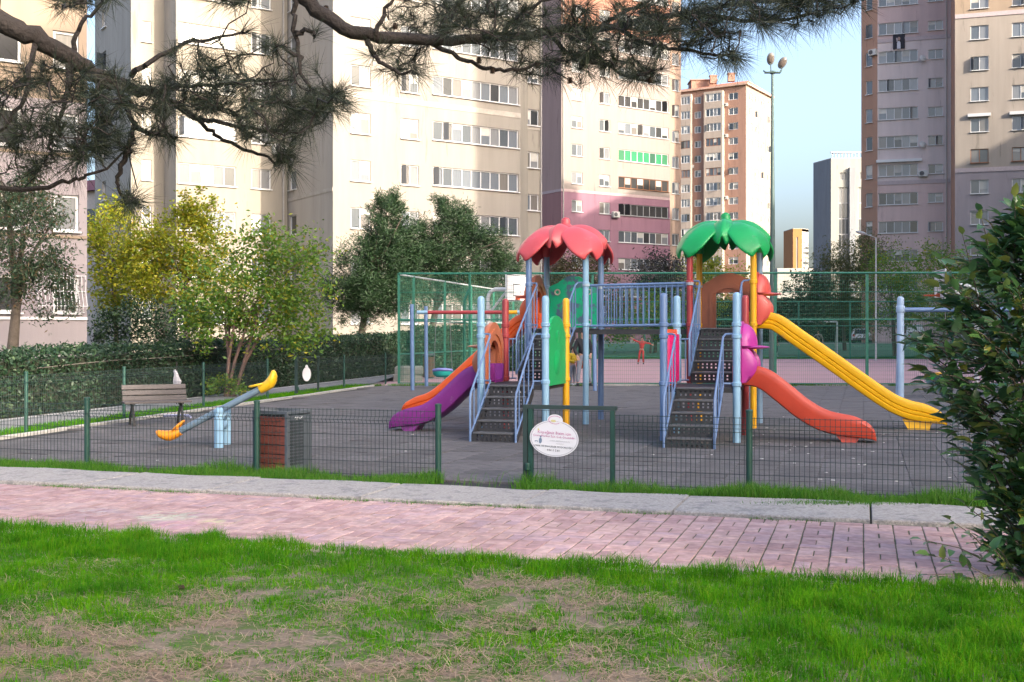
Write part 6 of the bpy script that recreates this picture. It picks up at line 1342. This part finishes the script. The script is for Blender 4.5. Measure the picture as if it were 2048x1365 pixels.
for pts in TW:
    c = cr(wl_(pts), 5); n = len(c); c = [p + Vector((R.gauss(0, .005), R.gauss(0, .01), R.gauss(0, .006))) for p in c]; tw.tube(c, [.0145 - .0095 * i / n for i in range(n)], 6)
    for i, p in enumerate(c):
        d = (c[min(n - 1, i + 1)] - c[max(0, i - 1)]).normalized(); allp.append((p, d))
        if i == n - 1: tuft.append((p, d, 1.15)); tuft.append((p + Vector((R.gauss(0, .02), R.gauss(0, .03), R.gauss(0, .02))), d, 1.0))
for pts, rr in LIMB:
    for p in cr(wl_(pts), 4): allp.append((p, Vector((1, 0, 0))))
AP = np.array([tuple(p) for p, d in allp])
ELL = [(90, 200, 110, 75, 62), (110, 280, 90, 45, 34), (210, 200, 60, 60, 22), (330, 190, 90, 35, 34), (460, 180, 110, 45, 52), (430, 110, 80, 30, 16), (540, 250, 80, 35, 26), (590, 180, 60, 60, 20), (650, 205, 45, 35, 16), (570, 320, 20, 18, 7), (262, 402, 14, 8, 8), (190, 290, 60, 40, 18), (310, 270, 50, 20, 8), (60, 350, 70, 25, 8),
       (800, 120, 60, 30, 14), (860, 40, 90, 45, 34), (980, 40, 110, 55, 58), (1100, 70, 110, 60, 62), (1230, 70, 110, 65, 66), (1340, 50, 90, 55, 48), (1220, 140, 80, 30, 18), (1300, 150, 40, 22, 8), (1450, 30, 80, 40, 40), (1560, 15, 80, 38, 46), (1650, 5, 60, 26, 26), (1440, 112, 40, 14, 9), (1060, 140, 50, 16, 9), (140, 5, 50, 12, 8), (200, -10, 30, 14, 6), (470, 0, 30, 12, 7), (545, 95, 20, 12, 4)]
TIP = []
for (x, y, rx, ry, n) in ELL:
    for _ in range(int(n * 1.3)):
        a = R.uniform(0, 2 * pi); q = sqrt(R.random()) * 1.1; Y = (5.35 if x < 700 else 5.9) + R.gauss(0, .26)
        TIP.append((at(x + rx * q * cos(a), y + ry * q * sin(a), Y) - TR, 1.0 if x < 1400 else 1.2))
PT = np.array([tuple(p) for p, k in TIP]); D0 = np.min(((PT[:, None] - AP[None]) ** 2).sum(2), 1); ND = np.concatenate([AP, np.zeros((4 * len(TIP), 3))]); nn = len(AP)
for i in np.argsort(D0):                            # twigs grow from the nearest twig already there
    p, k = TIP[i]; j = int(np.argmin(((ND[:nn] - PT[i]) ** 2).sum(1))); s = Vector(ND[j]); d = p - s
    if d.length > .012:
        L_ = d.length; q1 = s + d * .35 + Vector((R.gauss(0, .09), R.gauss(0, .09), R.gauss(-.06, .09))) * L_; q2 = s + d * .7 + Vector((R.gauss(0, .09), R.gauss(0, .09), R.gauss(-.08, .08))) * L_
        tw.tube([s, q1, q2, p], [.0042, .0036, .003, .0025], 5, cap=False)
        for q in (q1, q2, p): ND[nn] = q; nn += 1
        d = p - q2
    d = (d.normalized() + Vector((R.gauss(0, .3), R.gauss(0, .35), R.gauss(.05, .3)))).normalized(); tuft.append((p, d, k))
part('twigs', tw, m_pinebark, rPi, sm=50)
VN = []; 
for (p, d, k) in tuft:
    n = R.randint(26, 60); k *= R.uniform(.75, 1.15); d = np.array(d); pp = np.array(p); dirs = rng.normal(size=(n, 3)); dirs /= np.linalg.norm(dirs, axis=1)[:, None]; dirs = dirs * .75 + d * .75; dirs /= np.linalg.norm(dirs, axis=1)[:, None]
    o = pp - d * (.05 * rng.random(n))[:, None]; Ln = (.085 + .085 * rng.random(n))[:, None] * k; s = np.cross(dirs, rng.normal(size=(n, 3))); s /= np.linalg.norm(s, axis=1)[:, None]; w = .00085
    sag = np.array([0, 0, -1]) * (.018 + .02 * rng.random(n))[:, None] * (k if k > 1.1 else .6)
    m = o + dirs * Ln * .55 + sag * .3; t = o + dirs * Ln + sag
    VN.append(np.stack([o - s * w, o + s * w, m + s * w, m - s * w, t], 1).reshape(-1, 3))
VN = np.concatenate(VN); b = np.arange(len(VN) // 5)[:, None] * 5; Fc = np.concatenate([b + [0, 1, 2], b + [0, 2, 3], b + [3, 2, 4]], 0)
o = link('needles', np_mesh('needles', VN, Fc), leafmat('needle_dark', [(0.006, 0.011, 0.007), (0.010, 0.017, 0.009), (0.022, 0.036, 0.016), (0.026, 0.030, 0.014), (0.012, 0.022, 0.010)], .12, .55), rPi); o['kind'] = 'stuff'
mc = mat('cone_brown', (0.06, 0.036, 0.025), .9, .3, 20)
def cone(mb, c, s, M=None):
    for i in range(7):
        for k in range(8):
            t = i / 6; r = s * (.45 + .55 * sin(pi * (.15 + .75 * t))) * .55; a = 2 * pi * (k / 8 + .06 * i); p = Vector((r * cos(a), r * sin(a), s * (1.5 * t))); q = Matrix.Rotation(a, 3, 'Z'); V = [Vector((0, -.16, 0)) * s, Vector((0, .16, 0)) * s, Vector((.26, .1, .12)) * s, Vector((.26, -.1, .12)) * s]
            V = [p * .8 + q @ v for v in V]; V = [(M @ v if M else v) + Vector(c) for v in V]; mb.add(V, [(0, 1, 2, 3)])
    core = [(.02 * s, 0), (.4 * s, .3 * s), (.42 * s, .8 * s), (.05 * s, 1.5 * s)]; mb.lathe(core, c, 8, M)
mb = MB()
for x, y in ((985, 148), (958, 128), (652, 25), (790, 60), (1075, 138), (1140, 168), (1300, 168)): cone(mb, at(x, y, 5.75) - TR, .024)
part('cones', mb, mc, rPi)
for x, y, lab in ((357, 1192, 'brown pine cone lying in the grass left of the bare patch'), (1060, 1280, 'dark open pine cone lying at the edge of the bare patch')):
    p = gp(x, y); mb = MB(); cone(mb, (0, 0, .02), .028, Matrix.Rotation(1.2, 3, 'Y')); tag(link('pine_cone', mb.mesh('pine_cone'), mc, None, (p.x, p.y, .024)), lab, 'pine cone')

# ================================================================ PEOPLE
m_skin = mat('skin', (0.42, 0.24, 0.17), .55, .05, 5); m_hair = mat('hair', (0.02, 0.014, 0.012), .7)
def skin(name, chains, m, parent, sub=2):
    """chains: list of lists of (point, radius); points shared by equal coordinates"""
    idx = {}; V = []; Rr = []; E = []
    for ch in chains:
        last = None
        for p, r in ch:
            k = tuple(round(c, 4) for c in p)
            if k not in idx: idx[k] = len(V); V.append(p); Rr.append(r)
            i = idx[k]
            if last is not None and last != i: E.append((last, i))
            last = i
    me = bpy.data.meshes.new(name); me.from_pydata([tuple(v) for v in V], E, []); o = link(name, me, m, parent)
    md = o.modifiers.new('skin', 'SKIN'); md.use_smooth_shade = True
    lay = me.skin_vertices[0] if len(me.skin_vertices) else None
    if lay is None: 
        bm = bmesh.new(); bm.from_mesh(me); bm.verts.layers.skin.verify(); bm.to_mesh(me); bm.free(); lay = me.skin_vertices[0]
    for i, r in enumerate(Rr): lay.data[i].radius = (r, r); lay.data[i].use_root = (i == 0)
    s = o.modifiers.new('sub', 'SUBSURF'); s.levels = 1; s.render_levels = sub
    me.materials.clear(); me.materials.append(m); return o
def person(label, loc, rz, h, top, legs, shoe, arms, feet, hood=False, lean=(0, 0), group=None):
    """arms: (elbow, wrist) per side; feet: (knee, ankle) per side, all for a 1.75 m figure facing -y"""
    r = thing('person', label, 'person', loc, rz, group); k = h / 1.75; S = lambda p: Vector(p) * k; lx, ly = lean
    pel = S((0, 0, .95)); spi = S((lx * .4, ly * .4, 1.15)); che = S((lx * .8, ly * .8, 1.36)); nek = S((lx, ly, 1.50)); hb = S((lx, ly - .02, 1.58)); ht = S((lx, ly - .015, 1.70))
    body = [[(pel, .10 * k), (spi, .095 * k), (che, .11 * k), (nek, .05 * k), (hb, .075 * k), (S((lx, ly - .01, 1.65)), .09 * k), (ht, .065 * k)], [(S((lx, ly - .06, 1.62)), .03 * k), (S((lx, ly - .105, 1.615)), .014 * k)]]
    body[1].insert(0, (S((lx, ly - .01, 1.65)), .09 * k)); jack = [[(pel, .15 * k), (spi, .145 * k), (che, .155 * k), (S((lx, ly, 1.47)), .07 * k)]]; tro = [[(S((0, 0, 1.0)), .13 * k), (S((0, 0, .93)), .14 * k)]]
    for s, (el, wr) in zip((-1, 1), arms):
        sh = S((lx + s * .17, ly, 1.40)); el = S(el); wr = S(wr); d = (wr - el).normalized(); hd_ = wr + d * .09 * k; body.append([(che, .11 * k), (sh, .05 * k), (el, .036 * k), (wr, .026 * k), (wr + d * .05 * k, .03 * k), (hd_, .022 * k)])
        sd_ = d.cross(Vector((0, 1, .2))).normalized()
        for f, ln in ((-.03, .065), (-.012, .085), (.01, .08), (.028, .062)): body.append([(wr + d * .05 * k, .03 * k), (hd_ + sd_ * f * k, .011 * k), (hd_ + sd_ * f * 1.2 * k + d * ln * k + Vector((0, -.015 * k, -.01 * k)), .008 * k)])
        body.append([(wr + d * .05 * k, .03 * k), (wr + d * .06 * k - sd_ * .05 * k, .011 * k), (wr + d * .10 * k - sd_ * .062 * k, .009 * k)])
        jack.append([(che, .155 * k), (sh, .085 * k), (el, .062 * k), (wr - d * .02 * k, .045 * k)])
    for s, (kn, an) in zip((-1, 1), feet):
        hp = S((s * .09, 0, .90)); kn = S(kn); an = S(an); body.append([(pel, .10 * k), (hp, .07 * k), (kn, .045 * k), (an, .032 * k)]); tro.append([(S((0, 0, .93)), .14 * k), (hp, .105 * k), (kn, .075 * k), (an + Vector((0, 0, .02 * k)), .06 * k)])
        part('shoe', MB().ell((an.x, an.y - .06 * k, .045 * k + (an.z - .08 * k)), (.05 * k, .14 * k, .05 * k), 12, 8).box((an.x, an.y - .06 * k, .012 * k + (an.z - .08 * k)), (.085 * k, .25 * k, .024 * k)), shoe, r, sm=60)
    skin('body', body, m_skin, r); skin('jacket', jack, top, r); skin('trousers', tro, legs, r)
    hp_ = S((lx, ly + .012, 1.675)); M = None
    mb = MB(); mb.ell(hp_, (.095 * k, .105 * k, .10 * k), 14, 10); mb.v = [(x, max(y, hp_.y - .06 * k) if z < hp_.z + .03 * k else y, max(z, hp_.z - .07 * k)) for x, y, z in mb.v]; part('hair', mb, top if hood else m_hair, r, sm=60)
    ey = MB()
    for s in (-1, 1): ey.ell(S((lx + s * .032, ly - .092, 1.648)), (.011 * k, .006 * k, .008 * k), 8, 6)
    part('eyes', ey, m_hair, r); part('mouth', MB().ell(S((lx, ly - .09, 1.575)), (.024 * k, .008 * k, .006 * k), 8, 6), mat('lips', (0.3, 0.1, 0.09), .5), r)
    return r
c_blk = mat('cloth_black', (0.018, 0.018, 0.022), .85); c_gry = mat('cloth_grey', (0.21, 0.22, 0.26), .85, .15, 12); c_red = mat('cloth_red', (0.36, 0.028, 0.03), .8); c_yel = mat('cloth_yellow', (0.55, 0.38, 0.02), .8, .3, 20, wear=(0.06, 0.06, 0.05), wear_amt=.42, wscale=18); s_blk = mat('shoe_black', (0.03, 0.03, 0.035), .6); s_wht = mat('shoe_white', (0.5, 0.5, 0.52), .6)
pm = gp(1166, 774); person('man in black top and grey trousers standing behind the play structure', (pm.x, pm.y, .026), radians(5), 1.78, c_blk, c_gry, s_blk, (((-.27, -.03, 1.12), (-.20, -.16, .93)), ((.27, -.02, 1.12), (.22, -.16, .98))), (((-.13, -.03, .50), (-.17, .0, .08)), ((.15, -.03, .50), (.24, .02, .08))))
pk = gp(1146, 772); pkl = (pk.x - .02, pk.y - .15, .026)
person('child in yellow patterned jacket holding an orange ball beside the man', pkl, radians(40), 1.22, c_yel, c_gry, s_wht, (((-.24, -.02, 1.14), (-.06, -.24, 1.06)), ((.24, -.05, 1.14), (.12, -.25, 1.0))), (((-.10, -.02, .50), (-.10, 0, .08)), ((.10, -.02, .50), (.11, 0, .08))))
bc = Vector(pkl) + Matrix.Rotation(radians(40), 3, 'Z') @ Vector((.05, -.30, .66)); tag(link('ball', MB().ell((0, 0, 0), (.14, .14, .14), 18, 12).mesh('ball'), mat('ball_orange', (0.6, 0.09, 0.03), .45, wear=(0.02, 0.2, 0.06), wear_amt=.42, wscale=5), None, bc), 'orange ball held by the child in yellow', 'ball'); smooth(bpy.data.meshes['ball'], 60)
pr = gp(1283, 729); person('child in red with arms spread skating on the pink court', (pr.x, pr.y, .006), radians(-8), 1.50, c_red, c_red, s_blk, (((-.36, -.02, 1.48), (-.56, -.06, 1.62)), ((.40, -.03, 1.36), (.64, -.05, 1.28))), (((-.14, -.06, .50), (-.22, .05, .08)), ((.10, -.10, .52), (.12, .04, .08))), lean=(.05, -.03))
p1 = at(1551, 712, 80); person('player in dark red top and black trousers on the turf pitch', (p1.x, 80, .08), radians(60), 1.75, mat('cloth_wine', (0.16, 0.02, 0.03), .8), c_blk, s_wht, (((-.24, .02, 1.14), (-.22, -.12, .92)), ((.24, .02, 1.14), (.22, -.12, .92))), (((-.1, -.03, .5), (-.1, 0, .08)), ((.12, -.05, .5), (.15, .04, .08))), group='players on the turf pitch')
p2 = at(1644, 704, 84); person('player in pale camouflage top and black trousers by the goal', (p2.x, 85, .18), radians(-30), 1.78, mat('cloth_camo', (0.3, 0.28, 0.24), .8, .3, 12, wear=(0.06, 0.06, 0.06), wear_amt=.5, wscale=9), c_blk, s_blk, (((-.3, -.1, 1.2), (-.24, -.3, 1.15)), ((.3, .0, 1.16), (.36, -.14, .98))), (((-.1, -.06, .5), (-.12, 0, .08)), ((.16, .0, .5), (.26, .06, .08))), group='players on the turf pitch')
